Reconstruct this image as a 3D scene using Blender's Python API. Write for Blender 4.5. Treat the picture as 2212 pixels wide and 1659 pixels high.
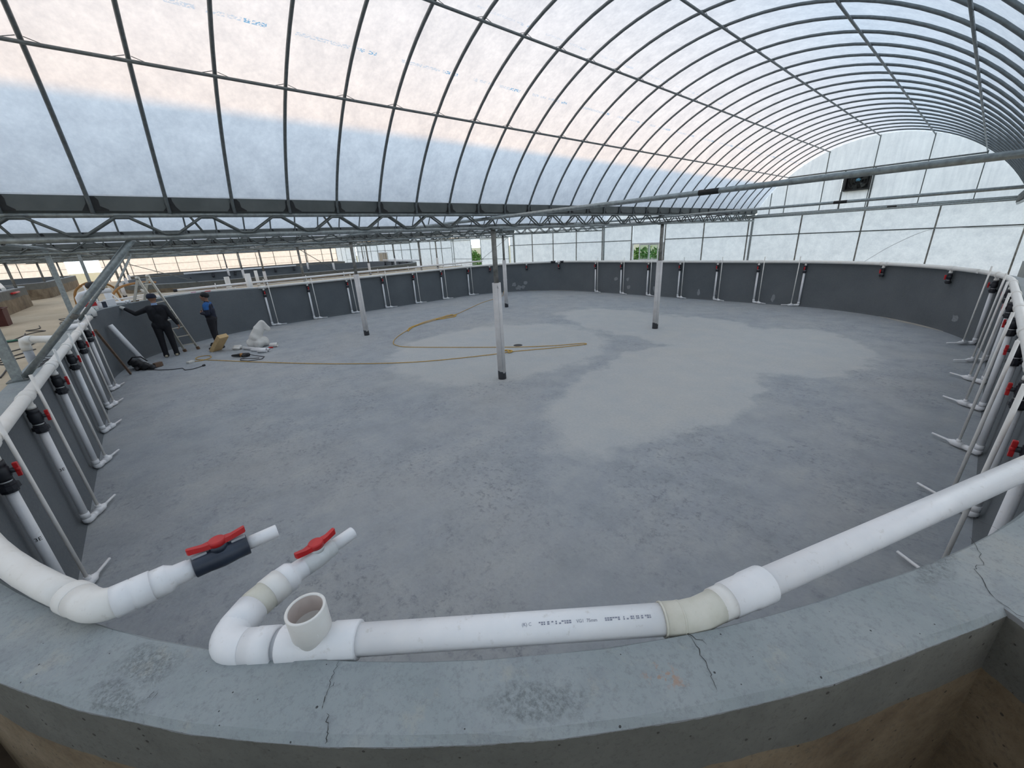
import bpy, bmesh, math, random
from mathutils import Vector, Matrix, Euler
random.seed(7)
sc = bpy.context.scene
for o in list(bpy.data.objects): bpy.data.objects.remove(o)
COL = sc.collection
PI = math.pi

# ------------------------------------------------------------------ camera
CAMZ = 2.42                      # tank floor is z = 0, rim is z = 1.32
RIM = 1.32
def Z(c): return CAMZ + c        # heights measured from the lens
yaw, pit, rol = math.radians(49.4106), math.radians(19.8845), math.radians(-3.1172)
fw = Vector((-math.sin(yaw)*math.cos(pit), math.cos(yaw)*math.cos(pit), -math.sin(pit)))
rt = Vector((math.cos(yaw), math.sin(yaw), 0)); up = rt.cross(fw)
r2 = rt*math.cos(rol)+up*math.sin(rol); u2 = -rt*math.sin(rol)+up*math.cos(rol)
cd = bpy.data.cameras.new('camera'); cam = bpy.data.objects.new('camera', cd); COL.objects.link(cam)
cam.matrix_world = Matrix(((r2.x,u2.x,-fw.x,0),(r2.y,u2.y,-fw.y,0),(r2.z,u2.z,-fw.z,CAMZ),(0,0,0,1)))
cd.sensor_width = 36; cd.sensor_fit = 'HORIZONTAL'; cd.lens = 855.645/2212*36
cd.clip_start = 0.02; cd.clip_end = 400
sc.camera = cam

# ------------------------------------------------------------------ world, sun, exposure
w = bpy.data.worlds.new('sky'); sc.world = w; w.use_nodes = True
bgn = w.node_tree.nodes['Background']
_t = w.node_tree                                   # clear evening sky: pale at the horizon, deeper and dimmer overhead
_tc = _t.nodes.new('ShaderNodeTexCoord'); _sx = _t.nodes.new('ShaderNodeSeparateXYZ'); _rp = _t.nodes.new('ShaderNodeValToRGB')
_t.links.new(_tc.outputs['Generated'], _sx.inputs[0]); _t.links.new(_sx.outputs[2], _rp.inputs[0]); _t.links.new(_rp.outputs[0], bgn.inputs[0])
_rp.color_ramp.elements[0].position = 0.0; _rp.color_ramp.elements[0].color = (0.82, 0.93, 1.0, 1)
_rp.color_ramp.elements[1].position = 0.85; _rp.color_ramp.elements[1].color = (0.30, 0.385, 0.50, 1)
bgn.inputs[1].default_value = 2.1
sl = bpy.data.lights.new('sun', 'SUN'); sl.energy = 2.35; sl.angle = math.radians(2.2); sl.color = (1.0, 0.52, 0.12)
sun = bpy.data.objects.new('sun', sl); COL.objects.link(sun)
el = math.radians(16.9)
sun.rotation_euler = Vector((math.cos(el), 0.0, -math.sin(el))).to_track_quat('-Z', 'Y').to_euler()
sun.location = (-60, 0, 25)
sc.view_settings.view_transform = 'Standard'; sc.view_settings.look = 'None'
sc.view_settings.exposure = 0.36; sc.view_settings.gamma = 1.0; sc.view_settings.use_curve_mapping = False

# ------------------------------------------------------------------ material helper
class NT:
    def __init__(s, name):
        s.m = bpy.data.materials.new(name); s.m.use_nodes = True
        s.t = s.m.node_tree; s.t.nodes.clear(); s.out = s.t.nodes.new('ShaderNodeOutputMaterial')
    def n(s, typ, ins=None, **kw):
        x = s.t.nodes.new('ShaderNode'+typ)
        for k, v in kw.items(): setattr(x, k, v)
        for k, v in (ins or {}).items(): s.set(x.inputs[k], v)
        return x
    def set(s, sock, v):
        if isinstance(v, bpy.types.NodeSocket): s.t.links.new(v, sock)
        elif isinstance(v, bpy.types.Node): s.t.links.new(v.outputs[0], sock)
        else:
            if isinstance(v, tuple) and len(v) == 3 and sock.type == 'RGBA': v = (*v, 1)
            sock.default_value = v
    def coord(s, which='Object'): return s.n('TexCoord').outputs[which]
    def noise(s, scale, detail=4, rough=.55, vec=None, dist=0):
        i = {'Scale': scale, 'Detail': detail, 'Roughness': rough, 'Distortion': dist}
        if vec is not None: i['Vector'] = vec
        return s.n('TexNoise', i).outputs['Fac']
    def ramp(s, fac, stops):
        r = s.n('ValToRGB', {0: fac}); e = r.color_ramp.elements
        while len(e) < len(stops): e.new(.5)
        for a, (p, c) in zip(e, stops):
            a.position = p; a.color = (*c, 1) if isinstance(c, tuple) else (c, c, c, 1)
        return r.outputs[0]
    def math(s, op, a, b=0.0, c=0.0, clamp=False):
        x = s.n('Math', {0: a, 1: b, 2: c}, operation=op); x.use_clamp = clamp; return x.outputs[0]
    def mix(s, f, a, b, blend='MIX'):
        x = s.n('Mix', data_type='RGBA', blend_type=blend)
        s.set(x.inputs[0], f); s.set(x.inputs[6], a); s.set(x.inputs[7], b); return x.outputs[2]
    def bump(s, h, strength=.3, dist=.01): return s.n('Bump', {'Height': h, 'Strength': strength, 'Distance': dist}).outputs[0]
    def pbr(s, col, rough=.6, metal=0.0, normal=None, spec=.5, **kw):
        i = {'Base Color': col, 'Roughness': rough, 'Metallic': metal, 'Specular IOR Level': spec}
        if normal is not None: i['Normal'] = normal
        i.update(kw)
        b = s.n('BsdfPrincipled', i); s.t.links.new(b.outputs[0], s.out.inputs[0]); return s.m

def simple(name, col, rough=.5, metal=0.0, var=.12, scale=14, bump=0.0, bscale=60, spec=.5):
    t = NT(name); c = t.coord()
    lo = tuple(x*(1-var) for x in col); hi = tuple(min(1, x*(1+var)) for x in col)
    cc = t.ramp(t.noise(scale, 5, .6, c), [(.3, lo), (.7, hi)])
    nm = t.bump(t.noise(bscale, 4, .6, c), bump, .004) if bump else None
    return t.pbr(cc, rough, metal, nm, spec)

M = {}
# PVC: slightly glossy white, faint grime
def pvc(name, a, b, rough=.32):
    t = NT(name); c = t.coord()
    g = t.ramp(t.noise(9, 6, .65, c), [(.35, a), (.62, b)])
    d = t.ramp(t.noise(30, 5, .7, c), [(.60, 0.0), (.72, .35)])
    return t.pbr(t.mix(d, g, (.42, .37, .30)), rough, 0, None, .5)
M['pvc'] = pvc('white_pvc', (.83, .83, .84), (.88, .87, .87))
M['pvc_warm'] = pvc('aged_pvc', (.80, .77, .72), (.84, .82, .78), .4)
M['pvc_beige'] = pvc('beige_pvc', (.62, .60, .50), (.72, .69, .60), .45)
M['pvc_in'] = pvc('inner_pvc', (.60, .52, .48), (.66, .58, .53), .5)
M['pvc_grey'] = simple('grey_pvc', (.42, .43, .45), .5)
M['valve'] = simple('slate_blue_valve', (.030, .040, .062), .38, 0, .2, 20)
M['valve_black'] = simple('black_valve', (.017, .018, .024), .42, 0, .2, 20)
M['red'] = simple('red_plastic', (.52, .018, .020), .36, 0, .12, 20)
M['ink'] = simple('printed_ink', (.25, .26, .32), .5)
M['black'] = simple('black_rubber', (.018, .018, .02), .6)
M['crack'] = simple('crack_dark', (.035, .035, .035), .9)
M['steel'] = simple('galvanised_steel', (.30, .33, .33), .42, .55, .25, 25)
M['steel_dark'] = simple('weathered_steel', (.13, .145, .14), .55, .4, .3, 18)
M['rib'] = simple('galvanised_tube', (.15, .17, .175), .45, .45, .2, 30)
M['rust_steel'] = simple('rusty_post', (.24, .235, .215), .6, .4, .4, 9)
M['alu'] = simple('aluminium', (.58, .55, .48), .35, .6, .1, 20)
M['alu_grip'] = simple('ladder_foot', (.16, .09, .05), .7)
M['wood'] = simple('brown_wood', (.16, .10, .065), .7, 0, .25, 10)
M['card'] = simple('cardboard', (.58, .40, .20), .8, 0, .12, 8)
M['rope'] = simple('yellow_rope', (.56, .34, .07), .75, 0, .2, 30)
M['cord'] = simple('dark_cord', (.05, .05, .055), .6)
M['cloth_black'] = simple('black_cloth', (.0075, .0075, .011), .85, 0, .3, 12)
M['cloth_pants'] = simple('dark_trousers', (.013, .012, .016), .85, 0, .3, 12)
M['cloth_navy'] = simple('navy_cloth', (.010, .013, .030), .8, 0, .3, 12)
M['cloth_blue'] = simple('blue_cloth', (.015, .10, .30), .8, 0, .2, 12)
M['cloth_light'] = simple('pale_blue_collar', (.28, .38, .58), .8)
M['skin'] = simple('skin', (.30, .155, .10), .55, 0, .1, 15)
M['glove'] = simple('white_glove', (.62, .60, .56), .8)
M['hair'] = simple('black_hair', (.006, .006, .007), .6)
M['sole'] = simple('cream_sole', (.60, .52, .38), .7)
M['sack'] = simple('white_sack', (.70, .68, .64), .8, 0, .08, 8, .4, 18)
M['green'] = simple('green_plastic', (.010, .15, .085), .5)
M['tub'] = simple('rust_brown_tub', (.085, .022, .017), .6)
M['orange_hose'] = simple('orange_hose', (.36, .17, .04), .5)
M['pink'] = simple('pink_scrap', (.75, .45, .55), .7)
M['frame_white'] = simple('white_frame', (.70, .71, .70), .45)
M['foliage'] = simple('green_leaves', (.10, .22, .035), .7, 0, .5, 3)
M['stem'] = simple('brown_stem', (.10, .07, .04), .8)
M['fan_dark'] = simple('dark_fan_metal', (.035, .037, .035), .5, .4)
M['fan_blade'] = simple('fan_blade', (.14, .145, .13), .45, .5)
M['fan_hub'] = simple('blue_motor', (.10, .30, .42), .5)
M['tank_black'] = simple('dark_water_tank', (.05, .042, .036), .6)
M['plug'] = simple('white_plug', (.65, .63, .58), .5)
M['tile'] = simple('beige_board', (.55, .48, .38), .8)

def m_film(name, printed=False, streak=False):
    t = NT(name); c = t.coord()
    mp = t.n('Mapping', {'Vector': c, 'Scale': (1.0, 1.0, 1.0)}).outputs[0]
    f1 = t.noise(5.0, 7, .68, mp); f2 = t.noise(28, 3, .6, c)
    f = t.math('ADD', t.math('MULTIPLY', f1, .7), t.math('MULTIPLY', f2, .3))
    if streak:
        ms = t.n('Mapping', {'Vector': c, 'Rotation': (0, .25, 0), 'Scale': (9, 9, .8)}).outputs[0]
        f = t.math('ADD', t.math('MULTIPLY', f, .5), t.math('MULTIPLY', t.noise(1.5, 4, .6, ms), .5))
    col = t.ramp(f, [(.30, (.66, .67, .69)), (.66, (.90, .90, .90))])
    if printed:
        uv = t.coord('UV'); s = t.n('SeparateXYZ', {0: uv}); u, v = s.outputs[0], s.outputs[1]
        tot = None
        for v0, h, ph, st in ((1.63, .016, 0.0, .85), (2.36, .013, .42, .40)):
            band = t.math('LESS_THAN', t.math('ABSOLUTE', t.math('SUBTRACT', v, v0)), h)
            fr = t.math('FRACT', t.math('DIVIDE', t.math('ADD', u, ph+.41), .935))
            run = t.math('LESS_THAN', fr, .77)
            vec = t.n('CombineXYZ', {0: t.math('MULTIPLY', u, 48), 1: t.math('MULTIPLY', v, 90)}).outputs[0]
            ch = t.math('GREATER_THAN', t.noise(1.0, 1, .5, vec), .50)
            wd = t.math('GREATER_THAN', t.noise(8.0, 1, .5, t.n('CombineXYZ', {0: u}).outputs[0]), .42)
            bold = t.math('MULTIPLY_ADD', t.math('GREATER_THAN', fr, .60), .6, .4)
            k = t.math('MULTIPLY', t.math('MULTIPLY', t.math('MULTIPLY', band, run), t.math('MULTIPLY', ch, wd)), t.math('MULTIPLY', bold, st))
            tot = k if tot is None else t.math('MAXIMUM', tot, k)
        col = t.mix(tot, col, (.10, .36, .62))
    d = t.n('BsdfDiffuse', {0: col}); tr = t.n('BsdfTranslucent', {0: col})
    mx = t.n('MixShader', {0: .60, 1: d.outputs[0], 2: tr.outputs[0]})
    t.t.links.new(mx.outputs[0], t.out.inputs[0]); return t.m
M['film'] = m_film('greenhouse_film'); M['film_print'] = m_film('printed_greenhouse_film', True)
M['film_end'] = m_film('hanging_end_film', False, True)

def ellipse_mask(t, P, e, soft):
    """1 inside a (warped) ellipse of x,y"""
    cx, cy, rx, ry, an = e
    mp = t.n('Mapping', {'Vector': P, 'Location': (cx, cy, 0), 'Rotation': (0, 0, an), 'Scale': (rx, ry, 1e9)}, vector_type='TEXTURE').outputs[0]
    l = t.n('VectorMath', {0: mp}, operation='LENGTH').outputs['Value']
    return t.math('SMOOTH_MIN', t.math('MULTIPLY', t.math('SUBTRACT', 1.0, l), soft, 0, True), 1.0, 0.0)

def m_floor():
    t = NT('tank_floor_concrete'); c = t.coord()
    wz = t.n('TexNoise', {'Vector': c, 'Scale': .9, 'Detail': 6, 'Roughness': .65}).outputs['Color']
    off = t.n('VectorMath', {0: wz, 1: (.5, .5, .5)}, operation='SUBTRACT').outputs[0]
    P = t.n('VectorMath', {0: c, 1: t.n('VectorMath', {0: off, 'Scale': 1.7}, operation='SCALE').outputs[0]}, operation='ADD').outputs[0]
    tot = None
    for e in ((-7.3, 6.0, 2.5, 2.9, 0), (-3.2, 6.6, 1.45, 3.5, .06), (-5.5, 10.2, 3.9, 1.7, -.1), (-2.3, 9.6, 1.5, 2.2, 0)):
        k = ellipse_mask(t, P, e, 9.0); tot = k if tot is None else t.math('MAXIMUM', tot, k)
    fine = t.noise(26, 6, .7, c); mid = t.noise(2.2, 7, .68, c); big = t.noise(.45, 4, .6, c)
    strz = t.n('Mapping', {'Vector': c, 'Rotation': (0, 0, .85), 'Scale': (3.2, .9, 1)}).outputs[0]
    st = t.noise(2.0, 6, .7, strz)
    dark = t.ramp(mid, [(.32, (0.283, 0.308, 0.327)), (.52, (0.360, 0.382, 0.399)), (.7, (0.424, 0.441, 0.441))])
    dark = t.mix(t.ramp(st, [(.40, .0), (.62, .5)]), dark, (0.332, 0.356, 0.392))
    lite = t.ramp(mid, [(.3, (0.429, 0.450, 0.460)), (.7, (0.494, 0.499, 0.486))])
    col = t.mix(tot, dark, lite)
    warm = t.ramp(big, [(.45, 0.0), (.7, .30)]); col = t.mix(warm, col, (0.502, 0.478, 0.429))
    # rough dark scuffs and pits, scarcer on the smooth light screed
    sp = t.math('MULTIPLY', t.ramp(t.noise(13, 8, .82, c), [(.52, 0.0), (.64, 1.0)]), t.ramp(t.noise(.8, 6, .68, c), [(.42, 0.0), (.60, 1.0)]))
    sp = t.math('MULTIPLY', sp, t.math('MULTIPLY_ADD', tot, -.8, 1.0))
    col = t.mix(t.math('MULTIPLY', sp, .72), col, (0.154, 0.170, 0.191))
    col = t.mix(t.ramp(fine, [(.3, .0), (.75, .22)]), col, (0.211, 0.227, 0.243))
    nm = t.bump(t.math('ADD', fine, t.math('MULTIPLY', sp, -.8)), .35, .012)
    return t.pbr(col, .82, 0, nm, .3)
M['floor'] = m_floor()

def m_wall():
    t = NT('dark_grey_tank_paint'); c = t.coord()
    a = t.ramp(t.noise(1.3, 6, .6, c), [(.3, (0.089, 0.100, 0.110)), (.7, (0.118, 0.129, 0.137))])
    f = t.noise(48, 5, .7, c)
    col = t.mix(t.ramp(f, [(.42, 0.0), (.72, .4)]), a, (0.164, 0.173, 0.173))
    return t.pbr(col, .78, 0, t.bump(f, .35, .006), .3)
M['wall'] = m_wall()

def m_rim():
    t = NT('blue_grey_rim_paint'); c = t.coord()
    base = t.ramp(t.noise(2.6, 6, .62, c), [(.3, (0.286, 0.323, 0.329)), (.55, (0.335, 0.365, 0.371)), (.75, (0.402, 0.408, 0.384))])
    base = t.mix(t.ramp(t.noise(7, 6, .7, c), [(.58, 0.0), (.74, .45)]), base, (0.487, 0.450, 0.365))
    gr = t.noise(55, 7, .8, c); base = t.mix(t.ramp(gr, [(.50, 0.0), (.68, .5)]), base, (.15, .165, .17))
    mo = t.noise(4.5, 6, .7, c); base = t.mix(t.ramp(mo, [(.52, 0.0), (.70, .45)]), base, (.21, .225, .25))
    wz = t.n('TexNoise', {'Vector': c, 'Scale': 9.0, 'Detail': 5, 'Roughness': .7}).outputs['Color']
    off = t.n('VectorMath', {0: wz, 1: (.5, .5, .5)}, operation='SUBTRACT').outputs[0]
    P = t.n('VectorMath', {0: c, 1: t.n('VectorMath', {0: off, 'Scale': .14}, operation='SCALE').outputs[0]}, operation='ADD').outputs[0]
    rough = None
    for e in ((-1.34, -.30, .12, .06, .55), (-1.27, -.36, .13, .035, .5), (-.50, .44, .16, .05, .80), (.12, 1.75, .05, .2, 0)):
        k = ellipse_mask(t, P, e, 2.2); rough = k if rough is None else t.math('MAXIMUM', rough, k)
    grit = t.ramp(t.noise(85, 6, .8, c), [(.46, 0.0), (.62, 1.0)])
    base = t.mix(t.math('MULTIPLY', t.math('MULTIPLY', rough, grit), .55), base, (0.103, 0.116, 0.116))
    v = t.n('TexVoronoi', {'Vector': c, 'Scale': 32.0, 'Randomness': 1.0})
    pit = t.math('MULTIPLY', t.math('LESS_THAN', v.outputs['Distance'], t.math('MULTIPLY', t.n('SeparateColor', {0: v.outputs['Color']}).outputs[1], .11)), t.math('GREATER_THAN', t.n('SeparateColor', {0: v.outputs['Color']}).outputs[0], .55))
    base = t.mix(t.math('MULTIPLY', pit, .9), base, (.035, .035, .035))
    rs = t.math('MULTIPLY', ellipse_mask(t, P, (-.30, .735, .07, .04, .7), 2.0), t.ramp(t.noise(38, 4, .7, c), [(.52, 0.0), (.6, 1.0)]))
    base = t.mix(t.math('MULTIPLY', rs, .45), base, (0.463, 0.207, 0.073))
    h = t.math('ADD', t.noise(70, 6, .7, c), t.math('ADD', t.math('MULTIPLY', pit, -1.5), t.math('MULTIPLY', t.math('MULTIPLY', rough, grit), -1.2)))
    return t.pbr(base, .75, 0, t.bump(h, .45, .006), .35)
M['rim'] = m_rim()

def m_outer(RIM=RIM, band=.235):
    t = NT('raw_concrete_with_painted_band'); c = t.coord()
    z = t.n('SeparateXYZ', {0: c}).outputs[2]
    ed = t.math('MULTIPLY_ADD', t.noise(1.1, 5, .6, c), .16, -.08)
    k = t.math('GREATER_THAN', t.math('ADD', z, ed), RIM-band)
    fine = t.noise(60, 5, .7, c)
    paint = t.ramp(t.noise(5, 6, .65, c), [(.3, (.105, .103, .090)), (.7, (.150, .147, .128))])
    tan = t.ramp(t.noise(2.4, 7, .7, c), [(.28, (.085, .058, .036)), (.5, (.18, .135, .085)), (.72, (.26, .205, .14))])
    col = t.mix(k, tan, paint)
    col = t.mix(t.ramp(fine, [(.52, 0.0), (.7, .5)]), col, (.07, .066, .055))
    lip = t.math('GREATER_THAN', t.math('ADD', z, t.math('MULTIPLY_ADD', t.noise(14, 5, .7, c), .022, -.011)), RIM-.021)
    col = t.mix(lip, col, (.24, .245, .25))
    v = t.n('TexVoronoi', {'Vector': c, 'Scale': 34.0})
    pit = t.math('MULTIPLY', t.math('LESS_THAN', v.outputs['Distance'], t.math('MULTIPLY', t.n('SeparateColor', {0: v.outputs['Color']}).outputs[1], .22)), t.math('GREATER_THAN', t.n('SeparateColor', {0: v.outputs['Color']}).outputs[0], .62))
    col = t.mix(t.math('MULTIPLY', pit, .85), col, (.04, .035, .03))
    h = t.math('ADD', fine, t.math('MULTIPLY', pit, -1.3))
    return t.pbr(col, .85, 0, t.bump(h, .45, .006), .25)
M['outer'] = m_outer(); M['outer_hi'] = m_outer(Z(-.74), .30)

def m_ground():
    t = NT('tan_concrete_ground'); c = t.coord()
    a = t.ramp(t.noise(.8, 6, .62, c), [(.3, (.43, .36, .26)), (.7, (.58, .50, .38))])
    a = t.mix(t.ramp(t.noise(9, 6, .7, c), [(.5, 0.0), (.8, .4)]), a, (.30, .25, .18))
    return t.pbr(a, .85, 0, t.bump(t.noise(30, 5, .7, c), .3, .01), .25)
M['ground'] = m_ground()
def m_grass():
    t = NT('grass_field'); c = t.coord()
    a = t.ramp(t.noise(2.0, 6, .7, c), [(.3, (.20, .22, .12)), (.7, (.42, .40, .30))])
    return t.pbr(a, .9, 0, t.bump(t.noise(40, 4, .7, c), .6, .03), .2)
M['grass'] = m_grass()
def m_gutter():
    t = NT('grey_gutter_sheet'); c = t.coord()
    a = t.ramp(t.noise(3, 5, .6, c), [(.35, (.085, .095, .092)), (.7, (.125, .135, .13))])
    return t.pbr(a, .5, .3, None, .4)
M['gutter'] = m_gutter()
M['tar'] = simple('black_tar', (.012, .013, .013), .7, 0, .3, 30, .4, 50)
def m_glass():
    t = NT('window_glass')
    g = t.n('BsdfTransparent', {0: (.86, .93, .88, 1)}); s = t.n('BsdfGlossy', {1: .05})
    mx = t.n('MixShader', {0: .07, 1: g.outputs[0], 2: s.outputs[0]}); t.t.links.new(mx.outputs[0], t.out.inputs[0]); return t.m
M['glass'] = m_glass()
def m_sleeve():
    t = NT('white_sleeve_with_grout'); c = t.coord()
    z = t.n('SeparateXYZ', {0: c}).outputs[2]
    a = t.ramp(t.noise(6, 5, .6, c), [(.3, (.60, .58, .56)), (.7, (.72, .70, .69))])
    k = t.math('LESS_THAN', t.math('ADD', z, t.math('MULTIPLY_ADD', t.noise(5, 3, .6, c), .3, -.15)), .14)
    a = t.mix(k, a, (.09, .092, .10))
    return t.pbr(a, .6, 0, None, .3)
M['sleeve'] = m_sleeve()
M['soil'] = simple('dark_soil', (.10, .07, .045), .9, 0, .3, 6, .5, 30)

# ------------------------------------------------------------------ mesh helpers
def NB(): return bmesh.new()
def frame(d):
    d = d.normalized(); a = Vector((0,0,1)) if abs(d.z) < .9 else Vector((1,0,0))
    x = a.cross(d).normalized(); return x, d.cross(x).normalized()
def tube(bm, pts, r, seg=12, cap=True, closed=False):
    """round bar along a polyline, mitred; r a number or a list"""
    pts = [Vector(p) for p in pts]; n = len(pts)
    rs = r if isinstance(r, (list, tuple)) else [r]*n
    rings = []; px = None
    for i, p in enumerate(pts):
        if closed: a = (p-pts[i-1]).normalized(); b = (pts[(i+1) % n]-p).normalized()
        else:
            a = (p-pts[i-1]).normalized() if i else (pts[1]-p).normalized()
            b = (pts[i+1]-p).normalized() if i < n-1 else a
        t = (a+b); t = t.normalized() if t.length > 1e-6 else a
        if px is None: x, y = frame(t)
        else:
            x = px-t*px.dot(t)
            x = x.normalized() if x.length > 1e-6 else frame(t)[0]
            y = t.cross(x)
        px = x
        k = 1/max(.5, math.sqrt(max(0, (1+a.dot(b))/2)))
        ring = []
        bend = (b-a); bend = bend-t*bend.dot(t)
        bd = bend.normalized() if bend.length > 1e-6 else None
        for j in range(seg):
            an = 2*PI*j/seg; o = x*math.cos(an)+y*math.sin(an)
            if bd is not None: o = o+bd*(o.dot(bd)*(k-1))
            ring.append(bm.verts.new(p+o*rs[i]))
        rings.append(ring)
    m = n if closed else n-1
    for i in range(m):
        A, B = rings[i], rings[(i+1) % n]
        for j in range(seg):
            f = bm.faces.new((A[j], A[(j+1) % seg], B[(j+1) % seg], B[j])); f.smooth = True
    if cap and not closed:
        bm.faces.new(list(reversed(rings[0]))); bm.faces.new(rings[-1])
    return bm
def lathe(bm, p0, d, prof, seg=20, cap=True, smooth=True):
    """profile [(t, r)] along direction d from p0"""
    p0 = Vector(p0); d = Vector(d).normalized(); x, y = frame(d); rings = []
    for (t, r) in prof:
        rings.append([bm.verts.new(p0+d*t+(x*math.cos(2*PI*j/seg)+y*math.sin(2*PI*j/seg))*max(r, 1e-4)) for j in range(seg)])
    for A, B in zip(rings, rings[1:]):
        for j in range(seg):
            f = bm.faces.new((A[j], A[(j+1) % seg], B[(j+1) % seg], B[j])); f.smooth = smooth
    if cap:
        bm.faces.new(list(reversed(rings[0]))); bm.faces.new(rings[-1])
    return bm
def hollow(bm, p0, d, L, ro, ri, seg=24, depth=None, endcap=True):
    """open-ended pipe: outer wall, end ring at p0+d*L, inner wall back down"""
    dp = depth or L*.8
    return lathe(bm, p0, d, [(0, ro), (L-.002, ro), (L, ro-.001), (L, ri+.001), (L-.002, ri), (L-dp, ri), (L-dp, .0005)], seg, True)
def box(bm, c, s, rot=None, bev=0.0):
    c = Vector(c); b = NB() if bev else bm
    vs = []
    for i in (-1, 1):
        for j in (-1, 1):
            for k in (-1, 1):
                v = Vector((i*s[0]/2, j*s[1]/2, k*s[2]/2))
                if rot is not None: v = rot @ v
                vs.append(b.verts.new(c+v))
    for f in ((0,1,3,2),(4,6,7,5),(0,4,5,1),(2,3,7,6),(0,2,6,4),(1,5,7,3)): b.faces.new([vs[q] for q in f])
    if bev:
        bmesh.ops.bevel(b, geom=b.edges[:], offset=bev, segments=2, affect='EDGES', profile=.7)
        me = bpy.data.meshes.new('t'); b.to_mesh(me); b.free(); bm.from_mesh(me); bpy.data.meshes.remove(me)
    return bm
def sheet(bm, c, s):
    """one film sheet, thin along the smallest side"""
    c = Vector(c); k = min(range(3), key=lambda i: s[i]); i, j = [q for q in range(3) if q != k]; vs = []
    for a, b in ((-1,-1),(1,-1),(1,1),(-1,1)):
        v = Vector((0,0,0)); v[i] = a*s[i]/2; v[j] = b*s[j]/2; vs.append(bm.verts.new(c+v))
    bm.faces.new(vs); return bm
def bar(bm, a, b, wd, ht):
    a, b = Vector(a), Vector(b); d = (b-a); x = Vector((0,0,1)).cross(d)
    x = x.normalized() if x.length > 1e-6 else Vector((1,0,0)); y = d.normalized().cross(x)
    rot = Matrix((x, y, d.normalized())).transposed()
    return box(bm, (a+b)/2, (wd, ht, d.length), rot)
def poly(bm, pts, z0, z1):
    lo = [bm.verts.new((p[0], p[1], z0)) for p in pts]; hi = [bm.verts.new((p[0], p[1], z1)) for p in pts]
    n = len(pts); bm.faces.new(list(reversed(lo))); bm.faces.new(hi)
    for i in range(n): bm.faces.new((lo[i], lo[(i+1) % n], hi[(i+1) % n], hi[i]))
    return bm
def mesh(name, bm, mats):
    bmesh.ops.recalc_face_normals(bm, faces=bm.faces[:])
    me = bpy.data.meshes.new(name); bm.to_mesh(me); bm.free()
    for m in (mats if isinstance(mats, (list, tuple)) else [mats]): me.materials.append(M[m])
    return me
def link(name, me, parent=None, loc=None):
    o = bpy.data.objects.new(name, me); COL.objects.link(o)
    if parent is not None: o.parent = parent
    if loc is not None: o.location = loc
    return o
def root_off(p):
    v = Vector((0,0,0))
    while p is not None: v = v+p.location; p = p.parent
    return v
def obj(name, bm, mats, parent=None):
    """bm is in scene coordinates; the object keeps its parent's frame"""
    if parent is not None:
        off = root_off(parent)
        if off.length > 0: bmesh.ops.translate(bm, verts=bm.verts[:], vec=-off)
    return link(name, mesh(name, bm, mats), parent)
def tag(o, label=None, cat=None, group=None, kind=None):
    if label: o['label'] = label
    if cat: o['category'] = cat
    if group: o['group'] = group
    if kind: o['kind'] = kind
    return o
def thing(name, label, cat, loc=(0,0,0), rz=0.0, group=None):
    o = bpy.data.objects.new(name, None); COL.objects.link(o); o.empty_display_size = .1
    o.location = loc; o.rotation_euler = (0, 0, rz); return tag(o, label, cat, group)
def dup(root, loc, rz, label, group=None):
    r = root.copy(); COL.objects.link(r); r.location = loc; r.rotation_euler = (0, 0, rz); r['label'] = label
    if group: r['group'] = group
    for ch in list(root.children):
        c = ch.copy(); COL.objects.link(c); c.parent = r
        for g in list(ch.children):
            d = g.copy(); COL.objects.link(d); d.parent = c
    return r
ORD = ['first','second','third','fourth','fifth','sixth','seventh','eighth','ninth','tenth','eleventh','twelfth']

# ------------------------------------------------------------------ plan of the place
X0, X1, Y0, Y1, R = -16.25, 0.38, -1.13, 15.15, 4.43       # inside of the tank
TH = .20
GZ = Z(-1.5)                                                 # aisle ground
END = 16.1                                                   # gable wall
def rrect(x0, x1, y0, y1, r, off=0.0, seg=20):
    """rounded rectangle grown by off, counter-clockwise"""
    pts = []
    for (cx, cy, a0) in ((x1-r, y0+r, -PI/2), (x1-r, y1-r, 0), (x0+r, y1-r, PI/2), (x0+r, y0+r, PI)):
        for i in range(seg+1):
            a = a0+PI/2*i/seg; pts.append((cx+(r+off)*math.cos(a), cy+(r+off)*math.sin(a)))
    return pts
def near_r(a):                                               # the near bend is not a perfect circle
    return R+.12*max(0.0, (a+math.radians(25))/math.radians(25))
BLD = -.10
def tank_pts(off=0.0, seg=40):
    pts = []
    for cn, a0 in (('near', -PI/2), ('farR', 0), ('farL', PI/2), ('backL', PI)):
        for i in range(seg+1): pts.append(arcpt(cn, a0+PI/2*i/seg, off))
    return pts
def bump(a):                                                 # the rim is cast higher round the back left bend
    d = math.degrees(a) % 360
    if not 180 <= d <= 271: return 0.0
    return .10*max(0, min(1, (d-183)/28, (272-d)/18))
def arcpt(corner, a, off):
    if corner == 'near': return (X1-R+(near_r(a)+off)*math.cos(a), Y0+R+(near_r(a)+off)*math.sin(a))
    cx, cy = {'near': (X1-R, Y0+R), 'farR': (X1-R+.13, Y1-R), 'farL': (X0+R, Y1-R), 'backL': (X0+R, Y0+R+BLD)}[corner]
    return (cx+(R+off)*math.cos(a), cy+(R+off)*math.sin(a))
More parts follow.
